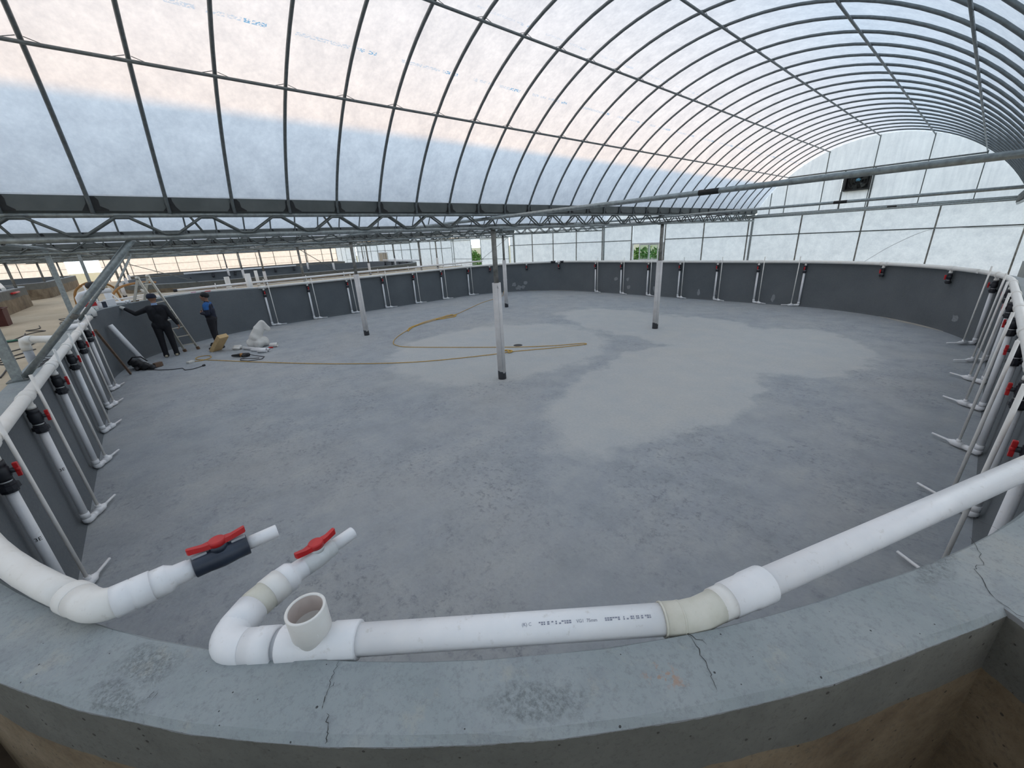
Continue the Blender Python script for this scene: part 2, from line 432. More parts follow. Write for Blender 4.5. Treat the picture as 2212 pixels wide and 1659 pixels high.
def ring_wall(name, x0, x1, y0, y1, r, seg, zb, wob=False, RIM=RIM, om='outer'):
    bm = NB(); rnd = random.Random(3)
    if wob:
        prof = [(-.05, 0.0, 0), (0, .07, 0), (0, RIM-.012, 0), (.010, RIM, 1), (TH-.016, RIM, 1), (TH, RIM-.016, 2), (TH+.004, zb, 2)]
    else: prof = [(0, 0, 0), (0, RIM, 1), (TH, RIM, 2), (TH, zb, 2)]
    loops = []
    n = 4*(seg+1)
    jit = [[rnd.uniform(-1, 1) for _ in range(n)] for _ in prof]
    for k, (o, z, m) in enumerate(prof):
        L = []
        for i, p in enumerate(tank_pts(o, seg) if wob else rrect(x0, x1, y0, y1, r, o, seg)):
            q = Vector((p[0], p[1], z))
            if wob and 2 <= k <= 5 and i >= 3*(seg+1): q.z += bump(PI+PI/2*(i-3*(seg+1))/seg)
            if wob and 3 <= k <= 5: q.z += jit[k][i]*.002; q.x += jit[k][i]*.003; q.y += jit[k][i-1]*.003
            L.append(bm.verts.new(q))
        loops.append(L)
    for k in range(len(prof)-1):
        mi = prof[k+1][2] if prof[k+1][2] != 2 or k == len(prof)-2 else 1
        mi = [0, 0, 0, 1, 1, 1, 2][k+1] if wob else [0, 0, 1, 2][k+1]
        A, B = loops[k], loops[k+1]
        for i in range(n):
            f = bm.faces.new((A[i], A[(i+1) % n], B[(i+1) % n], B[i])); f.material_index = mi
            f.smooth = mi != 1 and seg > 8
    me = mesh(name, bm, ['wall', 'rim', om])
    o = link(name, me); o['kind'] = 'structure'; return o

# ================================================================== STRUCTURE
bm = NB(); bm.faces.new([bm.verts.new((p[0], p[1], 0)) for p in tank_pts(.05, 20)])
floor = obj('floor', bm, 'floor'); floor['kind'] = 'structure'; floor['label'] = 'grey concrete floor of the large tank with paler screed patches'
wall = ring_wall('wall_tank', X0, X1, Y0, Y1, R, 40, .3, True)
T2 = (-38.0, -25.0, -1.13, 15.15, 4.4)
wall2 = ring_wall('wall_back_tank', *T2, 12, .3)
wall3 = ring_wall('wall_aisle_tank', -27.3, -9.0, -19.5, -4.05, 2.2, 10, .3, False, Z(-.74), 'outer_hi')
wall4 = ring_wall('wall_far_aisle_tank', -44.0, -28.6, -19.5, -4.05, 2.2, 10, .3, False, Z(-.74), 'outer_hi')
wall5 = ring_wall('wall_side_tank', -46.6, -41.4, -1.0, 15.1, 2.0, 8, .3)
for o, l in ((wall, 'dark grey painted wall of the large tank with pale blue grey rim'), (wall2, 'low grey wall of the next tank behind'),
             (wall3, 'stained tan wall of the tank across the aisle'), (wall4, 'tan wall of the tank at the far end of the aisle'), (wall5, 'low grey tank wall in front of the bright side wall')):
    o['label'] = l
# ground with holes for the sunken tanks
bm = NB(); ed = []
def loop(pts, z):
    vs = [bm.verts.new((p[0], p[1], z)) for p in pts]
    for i in range(len(vs)): ed.append(bm.edges.new((vs[i], vs[(i+1) % len(vs)])))
loop([(-47.5, -20.5), (13, -20.5), (13, END+.3), (-47.5, END+.3)], GZ)
tp = tank_pts(TH*.5, 20)
loop([(-4.0, Y0-TH*.55), (.62, Y0-TH*.55), (.62, 3.3)]+tp[21:], GZ); loop(rrect(*T2, TH*.5, 10), GZ)
bmesh.ops.triangle_fill(bm, use_beauty=True, use_dissolve=False, edges=ed)
g = obj('floor_aisle', bm, 'ground'); g['kind'] = 'structure'; g['label'] = 'tan concrete ground of the aisles between the tanks'
bm = NB(); poly(bm, [(-4.1, -1.4), (.7, -1.4), (.7, 3.4)]+[arcpt('near', -PI/2*i/16, TH-.02) for i in range(17)], .28, .34)
o = obj('floor_pit', bm, 'soil'); o['kind'] = 'structure'; o['label'] = 'dark soil in the pit between the tank corners'
bm = NB(); bm.faces.new([bm.verts.new((p[0], p[1], 0.0)) for p in rrect(*T2, .05, 10)])
o = obj('floor_back_tank', bm, 'floor'); o['kind'] = 'structure'
bm = NB(); box(bm, (-15, 0, GZ-1.0), (300, 300, .02)); o = obj('floor_field', bm, 'grass'); o['kind'] = 'structure'; o['label'] = 'grass outside the greenhouse'
# neighbouring tank that shares the right-hand wall: arc mirrored about the shared wall, with the filled throat
bm = NB(); cxm = .70+4.43
arc_i = [(cxm-4.43*math.cos(a), 3.3-4.43*math.sin(a)) for a in [i*PI/2/24 for i in range(25)]]
arc_o = [(cxm-4.63*math.cos(a), 3.3-4.63*math.sin(a)) for a in [i*PI/2/24 for i in range(25)]]
for (A, B) in ((arc_i, arc_o),):
    lo = []; 
    for p, q in zip(A, B): lo.append([bm.verts.new((p[0], p[1], .3)), bm.verts.new((p[0], p[1], RIM)), bm.verts.new((q[0], q[1], RIM)), bm.verts.new((q[0], q[1], .3))])
    for a, b in zip(lo, lo[1:]):
        for k, mi in ((0, 0), (1, 1), (2, 2)):
            f = bm.faces.new((a[k], b[k], b[k+1], a[k+1])); f.material_index = mi
thr = [(.20, 1.66), (.275, 1.64), (.50, 1.46), (.74, 1.50), (.92, 1.72), (.6, 2.6), (.42, 2.45)]
n0 = len(bm.faces); poly(bm, thr, .3, RIM-.0015); bm.faces.ensure_lookup_table()
for f in bm.faces[n0:]: f.material_index = 1 if f.calc_center_median().z > RIM-.01 else 2
for (y0_, y1_) in ((3.3, 16.0),):
    n0 = len(bm.faces); box(bm, (.72, (y0_+y1_)/2, (RIM-.003+.3)/2), (.04, y1_-y0_, RIM-.303)); bm.faces.ensure_lookup_table()
    for f in bm.faces[n0:]: f.material_index = 1
o = obj('wall_right_tank', bm, ['wall', 'rim', 'outer']); o['kind'] = 'structure'; o['label'] = 'rim of the neighbouring tank joining at the right'
bm = NB(); poly(bm, [(.74, 8.5), (4.0, 8.5), (4.0, 15.7), (.74, 15.7)], .9, RIM-.002)
o = obj('trim_1', bm, 'ground'); o['kind'] = 'structure'; o['label'] = 'tan slab filling the far right corner beside the rim'
bm = NB(); box(bm, (1.22, 13.9, RIM+.098), (.95, 1.3, .20), None, .02); box(bm, (1.25, 12.3, RIM+.035), (.8, .9, .07), None, .01)
tag(obj('concrete_block', bm, 'ground'), 'tan concrete block on the far right corner beside the rim', 'block')
# cracks on the near rim
def ribbon(bm, pts, wd, z):
    rnd = random.Random(len(pts)*7+int(abs(pts[0][0])*100)); P = []
    for a, b in zip(pts, pts[1:]):
        k = 6
        for i in range(k):
            t = i/k; j = .006 if i else 0
            j = min(j, .12*math.hypot(b[0]-a[0], b[1]-a[1])); P.append(Vector((a[0]+(b[0]-a[0])*t+rnd.uniform(-j, j), a[1]+(b[1]-a[1])*t+rnd.uniform(-j, j), z)))
    P.append(Vector((*pts[-1], z)))
    prev = None
    for i, p in enumerate(P):
        d = (P[min(i+1, len(P)-1)]-P[max(i-1, 0)]).normalized(); nrm = Vector((-d.y, d.x, 0))
        ww = wd*rnd.uniform(.3, 1.0)*(.35 if i in (0, len(P)-1) else 1)
        c = (bm.verts.new(p-nrm*ww), bm.verts.new(p+nrm*ww))
        if prev: bm.faces.new((prev[0], c[0], c[1], prev[1]))
        prev = c
for pts in ([(-.955,.115), (-.925,.085), (-.90,.07)], [(-.905,.085), (-.885,.055), (-.86,.04)], [(-.84,.045), (-.80,.035), (-.775,.02)],
            [(-.345,.905), (-.285,.875), (-.245,.845), (-.20,.80)], [(-.335,.895), (-.27,.90)], [(.20,1.98), (.235,1.84), (.215,1.78), (.262,1.66)], [(.262,1.66), (.33,1.615), (.42,1.59)], [(.27,2.1), (.20,2.13)]):
    bm = NB(); ribbon(bm, pts, .0012, RIM+.0028); obj('crack', bm, 'crack', wall)
for pts in ([(-1.225,-.285), (-1.212,-.300)], [(-1.213,-.277), (-1.200,-.292)]):
    bm = NB(); ribbon(bm, pts, .0009, RIM+.0028); obj('scratch', bm, 'crack', wall)
# pale repair patches on the far walls
def wpatch(c, t, n, s, seed):
    rnd = random.Random(seed); bm = NB(); c = Vector(c); t = Vector(t); n = Vector(n)
    vs = [bm.verts.new(c+n*.004+(t*math.cos(2*PI*k/9)*s[0]+Vector((0,0,1))*math.sin(2*PI*k/9)*s[1])*rnd.uniform(.6, 1.2)) for k in range(9)]
    bm.faces.new(vs); obj('repair_patch', bm, 'pale', wall)
M['pale'] = simple('pale_filler', (.24, .25, .26), .8, 0, .2, 20)
for k, (x, z, sx, sz) in enumerate(((-10.35,.62,.10,.09), (-9.75,.62,.08,.08), (-9.7,.30,.08,.11), (-8.5,.27,.07,.14), (-6.7,.27,.07,.13), (-6.1,.28,.06,.10), (-4.25,.2,.06,.14), (-3.1,.52,.05,.13), (-2.75,.2,.12,.10))):
    wpatch((x, Y1, z), (1,0,0), (0,-1,0), (sx, sz), k)
for k, (a, z, s) in enumerate(((2.55,.62,.12), (2.45,.35,.12), (2.40,.18,.14), (2.32,.40,.10), (2.35,.2,.11), (.52,.32,.10))):
    p = arcpt('farL' if a > 1 else 'farR', a, 0); wpatch((p[0], p[1], z), (-math.sin(a), math.cos(a), 0), (-math.cos(a), -math.sin(a), 0), (s, s*.9), 50+k)
M['pale_strip'] = simple('pale_screed', (.46, .43, .38), .8, 0, .15, 9)
for cn, a0, a1, wd in (('farR', .55, .98, .13), ('farL', 1.75, 2.05, .10), ('farL', 2.15, 2.3, .08)):
    bm = NB(); pr = None; rnd = random.Random(int(a0*100))
    for i in range(17):
        t = i/16; a = a0+(a1-a0)*t; k = wd*math.sin(PI*min(1, max(.04, t)))*rnd.uniform(.75, 1.1)
        p, q = arcpt(cn, a, -.045), arcpt(cn, a, -.05-k); c = (bm.verts.new((*p, .006)), bm.verts.new((*q, .003)))
        if pr: bm.faces.new((pr[0], c[0], c[1], pr[1]))
        pr = c
    obj('screed_strip', bm, 'pale_strip', floor)
# floor drain
bm = NB(); lathe(bm, (-7.05, 6.3, 0), (0,0,1), [(0, .11), (.004, .11), (.004, .085), (.001, .08), (.001, .001)], 20, False)
tag(obj('floor_drain', bm, 'black'), 'small round black drain in the tank floor behind the front column', 'drain')

# ------------------------------------------------------------------ roof
GX = [6.2, .36, -5.4, -11.6, -17.8, -24.0, -30.2, -36.4, -42.6, -47.6]
GB, GC = Z(.52), Z(2.22)                     # spring and crown heights
YB = -20.2
def arch(xa, xb, u, off=0.0, zb=GB, zc=GC):
    """u in -1..1 across the span"""
    h = abs(xb-xa)/2; s = zc-zb; rr = (h*h+s*s)/(2*s); c = (xa+xb)/2; am = math.asin(min(1, h/rr))
    a = am*u; return Vector((c+(rr+off)*math.sin(a), 0, zc-rr+(rr+off)*math.cos(a)))
ceil = None
for i in range(len(GX)-1):
    xa, xb = GX[i+1], GX[i]-(.34 if i > 1 else 0); bm = NB(); uvl = bm.loops.layers.uv.new('UVMap')
    NA, NY = 36, 24; rows = []; al = 0.0; prev = None; als = []
    for a in range(NA+1):
        p = arch(xa, xb, (-1+2*a/NA)*.984, .022)
        al += (p-prev).length if prev is not None else 0; prev = p; als.append(al)
        rows.append([bm.verts.new((p.x, YB+(END-YB)*j/NY, p.z)) for j in range(NY+1)])
    for a in range(NA):
        for j in range(NY):
            f = bm.faces.new((rows[a][j], rows[a+1][j], rows[a+1][j+1], rows[a][j+1])); f.smooth = True
            for lp, (aa, jj) in zip(f.loops, ((a, j), (a+1, j), (a+1, j+1), (a, j+1))): lp[uvl].uv = (YB+(END-YB)*jj/NY, als[aa])
    me = mesh('film', bm, 'film_print' if i == 1 else 'film')
    if i == 0: o = link('ceiling', me)
    else: o = link('ceiling', me)
    o['kind'] = 'structure'
    o['label'] = ['translucent film roof over the space to the right', 'printed translucent film roof arching over the tank', 'translucent film roof of the next span beyond the first truss'][i] if i < 3 else 'translucent film roof of a far span'
    if i >= 3: o['group'] = 'far roof spans'
    if i == 1: ceil = o
    if i == 2: ceil2 = o
    if i == 3: ceil3 = o
RY = [-.23+.545*k for k in range(-6, 30)]
def rib_mesh(xa, xb, r=.0165):
    bm = NB(); pts = [arch(xa, xb, -1+2*a/40) for a in range(41)]
    pts = [Vector((pts[0].x, 0, pts[0].z-.10))]+pts+[Vector((pts[-1].x, 0, pts[-1].z-.10))]
    tube(bm, pts, r, 8); return mesh('arch_rib', bm, 'rib')
for par, i in ((ceil, 1), (ceil2, 2), (ceil3, 3)):
    me = rib_mesh(GX[i+1], GX[i]-(.34 if i > 1 else 0))
    for y in RY:
        o = link('arch_rib', me, par, (0, min(y, END-.05), 0))
def on_arch(xa, xb, x, off):
    best = min(range(401), key=lambda k: abs(arch(xa, xb, -1+k/200).x-x)); return arch(xa, xb, -1+best/200, off)
PUR = (-4.63, -3.67, -2.57, -1.47, -.45)
clip = NB()
for dy in (-.09, .09): tube(clip, [(.0, dy*.2, .034), (0.0, dy, .012), (.012, dy*1.05, -.012)], .0028, 5)
clipm = mesh('spring_clip', clip, 'rib')
for x in PUR:
    p = on_arch(GX[2], GX[1], x, -.030); bm = NB(); tube(bm, [(p.x, RY[0], p.z), (p.x, END, p.z)], .0135, 8)
    pu = obj('purlin', bm, 'rib', ceil)
    for y in RY[3:26]:
        o = link('spring_clip', clipm, pu, (p.x, y, p.z))
for x in (-10.8, -9.8, -8.5, -7.2, -6.2):
    p = on_arch(GX[3], GX[2]-.34, x, -.030); bm = NB(); tube(bm, [(p.x, RY[0], p.z), (p.x, END, p.z)], .0135, 8); obj('purlin', bm, 'rib', ceil2)
# gutters with tar smears at the rib feet
tar_rnd = random.Random(5)
tarm = []
for s in range(5):
    bm = NB(); n = 12; vs = []
    top = .012+.02*tar_rnd.random(); wdt = .035+.03*tar_rnd.random()
    pts = [(-wdt*1.5, -.062), (-wdt*1.1, -.03), (-wdt*.9, .0), (-wdt*.7, .04), (-wdt*.55, .058), (wdt*.5, .058), (wdt*.75, .03), (wdt*.9, -.02), (wdt*1.6, -.05), (wdt*1.8, -.062)]
    bm.faces.new([bm.verts.new((0, a+tar_rnd.uniform(-.008, .008), b)) for a, b in pts]); tarm.append(mesh('tar_smear', bm, 'tar'))
for i, x in enumerate(GX[1:9]):
    bm = NB(); w2 = .15; gx = x-.160 if i else x+.172
    prof = [(-w2, GB+.05), (-w2, GB-.075), (-.10, GB-.105), (.10, GB-.105), (w2, GB-.075), (w2, GB+.05), (w2-.012, GB+.05), (w2-.012, GB-.07), (.09, GB-.095), (-.09, GB-.095), (-w2+.012, GB-.07), (-w2+.012, GB+.05)]
    rows = [[bm.verts.new((gx+a, y, b)) for a, b in prof] for y in (YB+.1, END-.02)]
    for k in range(len(prof)): bm.faces.new((rows[0][k], rows[0][(k+1) % len(prof)], rows[1][(k+1) % len(prof)], rows[1][k]))
    gt = obj('gutter', bm, 'gutter'); gt['label'] = 'grey sheet metal roof gutter, ' + (['at the right edge', 'nearest on the left above the tank'] + ['%s one behind it' % ORD[k] for k in range(8)])[i]; gt['category'] = 'gutter'; gt['group'] = 'roof gutters'
    if i in (1, 2, 3):
        for k, y in enumerate(RY):
            link('tar_smear', tarm[(k*3+i) % 5], gt, (gx+w2+.003, y+.02, GB-.015))
# ribs of span 1 land on the inside face of the gutter
# lattice girders under the gutters
CH_T, CH_B = Z(.415), Z(.215)
for i, x in enumerate(GX[1:9]):
    y0, y1 = (-6.0, END-.1); x = x-.06
    t = thing('roof_truss', 'galvanised lattice girder ' + (['above the right hand tank wall', 'nearest on the left, running the length of the tank'] + ['%s girder behind the nearest one' % ORD[k] for k in range(8)])[i], 'truss', (x, y0, CH_B), 0, 'lattice girders under the gutters')
    bm = NB(); tube(bm, [(x, y0, CH_T), (x, y1, CH_T)], .026, 10); obj('top_chord', bm, 'steel', t)
    bm = NB(); tube(bm, [(x, y0, CH_B), (x, y1, CH_B)], .026, 10); obj('bottom_chord', bm, 'steel', t)
    for sx in (-.035, .035):
        pts = []; y = -.05-.66*8; k = 0
        while y < y1-.4:
            top = k % 2 == 0
            zz = CH_T-.024 if top else CH_B+.024
            pts += [(x+sx, y-.05, zz), (x+sx, y+.05, zz)]; y += .33; k += 1
        bm = NB(); tube(bm, pts, .0125, 8); obj('web_bar', bm, 'steel_dark', t)
    for yy in [-.76+1.32*k for k in range(-3, 13)]:
        bm = NB(); tube(bm, [(x, yy-.1, CH_T), (x, yy, CH_B)], .012, 6); obj('strut', bm, 'steel_dark', t)
# tie beams across the spans
for k, (y, z) in enumerate(((-1.32, .30), (4.4, .357), (9.9, .357), (15.9, .34))):
    nm = ['over the left tank wall', 'low overhead one crossing the picture from the front column', 'second one crossing behind the fan', 'one on the gable wall'][k]
    xr = 6.0
    bm = NB(); tube(bm, [(-46, y, Z(z)), (xr, y, Z(z))], .026, 12)
    tb = tag(obj('tie_beam', bm, 'steel'), 'galvanised steel cross tube, '+nm, 'beam', 'steel cross tubes')
    for xx in (-1.95, -8.4):
        bm = NB(); tube(bm, [(xx-.1, y, Z(z)), (xx+.1, y, Z(z))], .0272, 12); obj('weld_band', bm, 'tar', tb)
# lower rail by the gable
bm = NB(); tube(bm, [(-6.2, 15.78, Z(.30)), (6, 15.78, Z(.30))], .022, 8); tag(obj('tie_rail', bm, 'steel'), 'thin galvanised rail in front of the gable wall', 'beam')

# ------------------------------------------------------------------ gable wall and its openings
ew = bpy.data.objects.new('wall_end', None); COL.objects.link(ew); ew['kind'] = 'structure'; ew['label'] = 'film covered gable wall behind the tank'
sx = [.55-1.545*k for k in range(-3, 32)]
ZB, ZT = GZ-.1, Z(.36)
WIN = (-10.22, -8.74, Z(-1.12), Z(-.38)); DOOR = (-24.4, -18.3); WIN2 = (-36.5, -34.6, Z(-1.27), Z(-.40)); DOOR2 = (-44.5, -41.6)
for a, b in zip(sx, sx[1:]):
    segs = [(b, a)]
    for (p, q) in ((WIN[0], WIN[1]), DOOR, (WIN2[0], WIN2[1]), DOOR2):
        ns = []
        for (l, h) in segs:
            if q <= l or p >= h: ns.append((l, h)); continue
            if l < p: ns.append((l, p))
            if h > q: ns.append((q, h))
        segs = ns
    for (l, h) in segs:
        bm = NB(); sheet(bm, ((l+h)/2, END+.012, (ZB+ZT)/2), (h-l-.004, .002, ZT-ZB)); obj('film_panel', bm, 'film', ew)
for (x0, x1, za, zb2) in ((WIN[0], WIN[1], ZB, WIN[2]), (WIN[0], WIN[1], WIN[3], ZT), (WIN2[0], WIN2[1], ZB, WIN2[2]), (WIN2[0], WIN2[1], WIN2[3], ZT), (DOOR[0], DOOR[1], Z(.17), ZT), (DOOR2[0], DOOR2[1], Z(.17), ZT)):
    bm = NB(); sheet(bm, ((x0+x1)/2, END+.012, (za+zb2)/2), (x1-x0-.004, .002, zb2-za)); obj('film_panel', bm, 'film', ew)
for x in sx:
    if DOOR[0] < x < DOOR[1] or DOOR2[0] < x < DOOR2[1] or WIN[0] < x < WIN[1]: continue
    bm = NB(); bar(bm, (x, END-.005, ZB), (x, END-.005, ZT), .034, .034); obj('stud', bm, 'rust_steel', ew)
for x in GX[2:9]:
    bm = NB(); bar(bm, (x-.1, END-.03, ZB), (x-.1, END-.03, Z(.5)), .055, .055); obj('post', bm, 'steel', ew)
for z, r, x1 in ((-.27, .016, 5), (.36, .034, 5)):
    for (p, q) in ((-18.3, x1), (-41.6, -24.4)):
        if z < 0 and p > -20:
            for (a, b) in ((-18.3, WIN[0]-.03), (WIN[1]+.03, x1)):
                bm = NB(); bar(bm, (a, END-.02, Z(z)), (b, END-.02, Z(z)), r*2, r*2); obj('girt', bm, 'steel_dark', ew)
        else:
            bm = NB(); bar(bm, (p, END-.02, Z(z)), (q, END-.02, Z(z)), r*2, r*2); obj('girt', bm, 'steel_dark' if z < 0 else 'steel', ew)
# gable films (above the plate), one for each span
FAN = (-3.16, -2.55, Z(.86), Z(1.36))
for i in range(1, len(GX)-1):
    xa, xb = GX[i+1], GX[i]-(.34 if i > 1 else 0); bm = NB()
    pts = [arch(xa, xb, -1+2*a/40, .02) for a in range(41)]
    for a, b in zip(pts, pts[1:]):
        cuts = [(ZT, a.z, b.z)]
        mx = (a.x+b.x)/2
        if i == 1 and FAN[0] < mx < FAN[1]:
            q = [bm.verts.new(v) for v in ((a.x, END, ZT), (b.x, END, ZT), (b.x, END, FAN[2]), (a.x, END, FAN[2]))]; bm.faces.new(q)
            q = [bm.verts.new(v) for v in ((a.x, END, FAN[3]), (b.x, END, FAN[3]), (b.x, END, b.z), (a.x, END, a.z))]; bm.faces.new(q)
        else:
            q = [bm.verts.new(v) for v in ((a.x, END, ZT), (b.x, END, ZT), (b.x, END, b.z), (a.x, END, a.z))]; bm.faces.new(q)
    obj('gable_film', bm, 'film_end', ew)
for x in PUR+(-5.05,):
    p = on_arch(GX[2], GX[1], x, 0); bm = NB(); bar(bm, (x, END-.02, ZT), (x, END-.02, p.z), .02, .02); obj('gable_stud', bm, 'steel_dark', ew)
bm = NB(); bar(bm, (-4.63, END-.03, Z(1.43)), (-.45, END-.03, Z(1.43)), .035, .035); obj('gable_girt', bm, 'steel_dark', ew)
for x in (FAN[0]-.03, FAN[1]+.03):
    bm = NB(); bar(bm, (x, END-.02, ZT), (x, END-.02, Z(1.43)), .035, .035); obj('fan_post', bm, 'steel_dark', ew)
# exhaust fan
fx, fz = (FAN[0]+FAN[1])/2, (FAN[2]+FAN[3])/2; hw, hh = (FAN[1]-FAN[0])/2, (FAN[3]-FAN[2])/2
t = thing('exhaust_fan', 'square dark exhaust fan high in the gable wall', 'fan', (fx, END, FAN[2]))
bm = NB()
for s in (-1, 1):
    box(bm, (fx+s*(hw-.02), END+.03, fz), (.04, .22, 2*hh)); box(bm, (fx, END+.03, fz+s*(hh-.02)), (2*hw-.08, .22, .04))
obj('housing', bm, 'fan_dark', t)
bm = NB()
for rr in (.22, .15, .08): tube(bm, [(fx+rr*math.cos(2*PI*k/24), END-.05, fz+rr*math.sin(2*PI*k/24)) for k in range(24)], .006, 5, closed=True)
for k in range(4):
    a = k*PI/4+.3; tube(bm, [(fx+.235*math.cos(a), END-.05, fz+.235*math.sin(a)), (fx-.235*math.cos(a), END-.05, fz-.235*math.sin(a))], .006, 5)
obj('guard', bm, 'fan_dark', t)
for k in range(5):
    a = 2*PI*k/5+.5; bm = NB(); vs = []
    for (rr, da, dy) in ((.05, -.25, -.02), (.05, .25, .02), (.21, .36, .05), (.225, 0, 0), (.20, -.30, -.05)):
        vs.append((fx+rr*math.cos(a+da), END+.03+dy, fz+rr*math.sin(a+da)))
    lo = [bm.verts.new(v) for v in vs]; hi = [bm.verts.new((v[0], v[1]+.006, v[2])) for v in vs]
    bm.faces.new(lo); bm.faces.new(list(reversed(hi)))
    for q in range(5): bm.faces.new((lo[q], lo[(q+1) % 5], hi[(q+1) % 5], hi[q]))
    obj('blade', bm, 'fan_blade', t)
bm = NB(); lathe(bm, (fx, END+.10, fz+.03), (0,-1,0), [(0, .05), (.12, .055), (.15, .05), (.155, .02)], 16); obj('motor', bm, 'fan_hub', t)
bm = NB(); box(bm, (fx, END+.15, fz), (2*hw-.05, .01, 2*hh-.05)); obj('shutter', bm, 'fan_dark', t)
# window 1: sliding window in white frame
def window(name, x0, x1, z0, z1, splits, label, bottom=None):
    o = bpy.data.objects.new(name, None); COL.objects.link(o); o['kind'] = 'structure'; o['label'] = label
    bm = NB()
    box(bm, ((x0+x1)/2, END, z1-.025), (x1-x0, .09, .05)); box(bm, ((x0+x1)/2, END, z0+.025), (x1-x0, .09, .05))
    for x in (x0+.03, x1-.03): box(bm, (x, END, (z0+z1)/2), (.06, .088, z1-z0))
    obj('window_frame', bm, 'frame_white', o)
    for k, (a, b) in enumerate(splits):
        bm = NB(); yy = END-.02+.025*(k % 2)
        for x in (a+.02, b-.02): box(bm, (x, yy, (z0+z1)/2), (.04, .022, z1-z0-.1))
        box(bm, ((a+b)/2, yy, z1-.07), (b-a-.08, .022, .04)); box(bm, ((a+b)/2, yy, z0+.07), (b-a-.08, .022, .04))
        s = obj('sash', bm, 'frame_white', o)
        bm = NB(); box(bm, ((a+b)/2, yy, (z0+z1)/2), (b-a-.08, .005, z1-z0-.18)); obj('pane', bm, bottom or 'glass', s)
    return o
window('window_1', WIN[0], WIN[1], WIN[2], WIN[3], ((-9.86, -9.35), (-9.45, -8.98)), 'white framed sliding window in the gable wall with greenery outside')
window('window_2', WIN2[0], WIN2[1], WIN2[2], WIN2[3], ((-36.4, -35.5), (-35.55, -34.7)), 'small beige boarded window far along the gable wall', 'tile')
# sliding doors: two film-covered leaves standing apart
def leaf(name, x0, x1, yo, label, diag):
    o = bpy.data.objects.new(name, None); COL.objects.link(o); o['kind'] = 'structure'; o['label'] = label
    z0, z1 = GZ+.02, Z(.2)
    bm = NB(); sheet(bm, ((x0+x1)/2, yo+.012, (z0+z1)/2), (x1-x0-.02, .002, z1-z0-.02)); obj('film_panel', bm, 'film', o)
    for x in (x0+.015, x1-.015):
        bm = NB(); bar(bm, (x, yo, z0), (x, yo, z1), .03, .03); obj('stile', bm, 'steel', o)
    for z in (z0+.015, Z(-1.0), z1-.015):
        bm = NB(); bar(bm, (x0+.03, yo, z), (x1-.03, yo, z), .026, .026); obj('rail', bm, 'steel', o)
    if diag:
        bm = NB(); tube(bm, [(x0+.1, yo, Z(-1.0)), (x1-.1, yo, z1-.05)], .009, 6); obj('brace', bm, 'steel_dark', o)
        bm = NB(); box(bm, (x0+.1, yo-.03, Z(-1.02)), (.28, .02, .02)); obj('latch', bm, 'steel_dark', o)
    return o
leaf('door_1', -24.35, -22.05, END-.06, 'white film covered sliding door leaf left of the gap in the gable wall', False)
leaf('door_2', -21.05, -18.35, END-.06, 'film covered door leaf with diagonal brace right of the gap', True)
leaf('door_3', -44.4, -41.7, END-.06, 'pale door leaf at the far end of the gable wall', False)
# ------------------------------------------------------------------ sunlit side wall, and the walls that close the house behind the camera
sw = bpy.data.objects.new('wall_side', None); COL.objects.link(sw); sw['kind'] = 'structure'; sw['label'] = 'sunlit film side wall glowing yellow in the distance'
SX = -47.4
ys = [END-1.55*k for k in range(0, 24)]
SDOOR = (-4.7, -2.75)
for a, b in zip(ys, ys[1:]):
    seg = [(b, a)]
    out = []
    for (l, h) in seg:
        if SDOOR[1] <= l or SDOOR[0] >= h: out.append((l, h)); continue
        if l < SDOOR[0]: out.append((l, SDOOR[0]))
        if h > SDOOR[1]: out.append((SDOOR[1], h))
    for (l, h) in out:
        bm = NB(); sheet(bm, (SX, (l+h)/2, (ZB+Z(.6))/2), (.002, h-l-.004, Z(.6)-ZB)); obj('film_panel', bm, 'film', sw)
for y in ys:
    if SDOOR[0] < y < SDOOR[1]: continue
    bm = NB(); bar(bm, (SX+.03, y, ZB), (SX+.03, y, Z(.6)), .045, .045); obj('stud', bm, 'steel_dark', sw)
for z in (-.95, -.35, .2):
    for (a, b) in ((SDOOR[1], END), (-19, SDOOR[0])):
        bm = NB(); bar(bm, (SX+.02, a, Z(z)), (SX+.02, b, Z(z)), .022, .022); obj('girt', bm, 'steel_dark', sw)
bm = NB(); sheet(bm, ((GX[0]+SX)/2, YB+.05, (ZB+Z(1.6))/2), (GX[0]-SX, .002, Z(1.6)-ZB)); o = obj('wall_front', bm, 'film'); o['kind'] = 'structure'
bm = NB(); sheet(bm, (GX[0]+.02, (END+YB)/2, (ZB+Z(.6))/2), (.002, END-YB, Z(.6)-ZB)); o = obj('wall_right', bm, 'film'); o['kind'] = 'structure'

# ================================================================== COLUMNS AND POSTS
def column(x, y, zb, label, group, sleeve=True, st=Z(-.67), r=.075, top=None):
    t = thing('column', label, 'column', (x, y, zb), 0, group)
    if sleeve:
        bm = NB(); lathe(bm, (x, y, zb), (0,0,1), [(0, r), (st-zb, r), (st-zb, r-.006), (st-zb-.01, r-.008), (st-zb-.01, .001)], 24, True); s = obj('sleeve', bm, 'sleeve', t)
        if zb < .1:
            d = Vector((-x, -y, 0)).normalized(); q = Vector((-d.y, d.x, 0))
            p = Vector((x, y, 0))+d*(r*.97)+q*.018
            bm = NB(); tube(bm, [p+Vector((0,0,.2)), p+Vector((0,0,st-.03))], .0035, 4); obj('seam', bm, 'pvc_grey', s)
    bm = NB(); tube(bm, [(x, y, (st-.02) if sleeve else zb), (x, y, top or CH_B)], .042, 14); obj('steel_tube', bm, 'rust_steel', t)
    bm = NB(); box(bm, (x, y, (top or CH_B)-.02), (.16, .16, .025)); obj('head_plate', bm, 'steel_dark', t)
    return t
column(-5.45, 4.44, 0, 'white sleeved column standing nearest in the middle of the tank', 'columns in the tank')
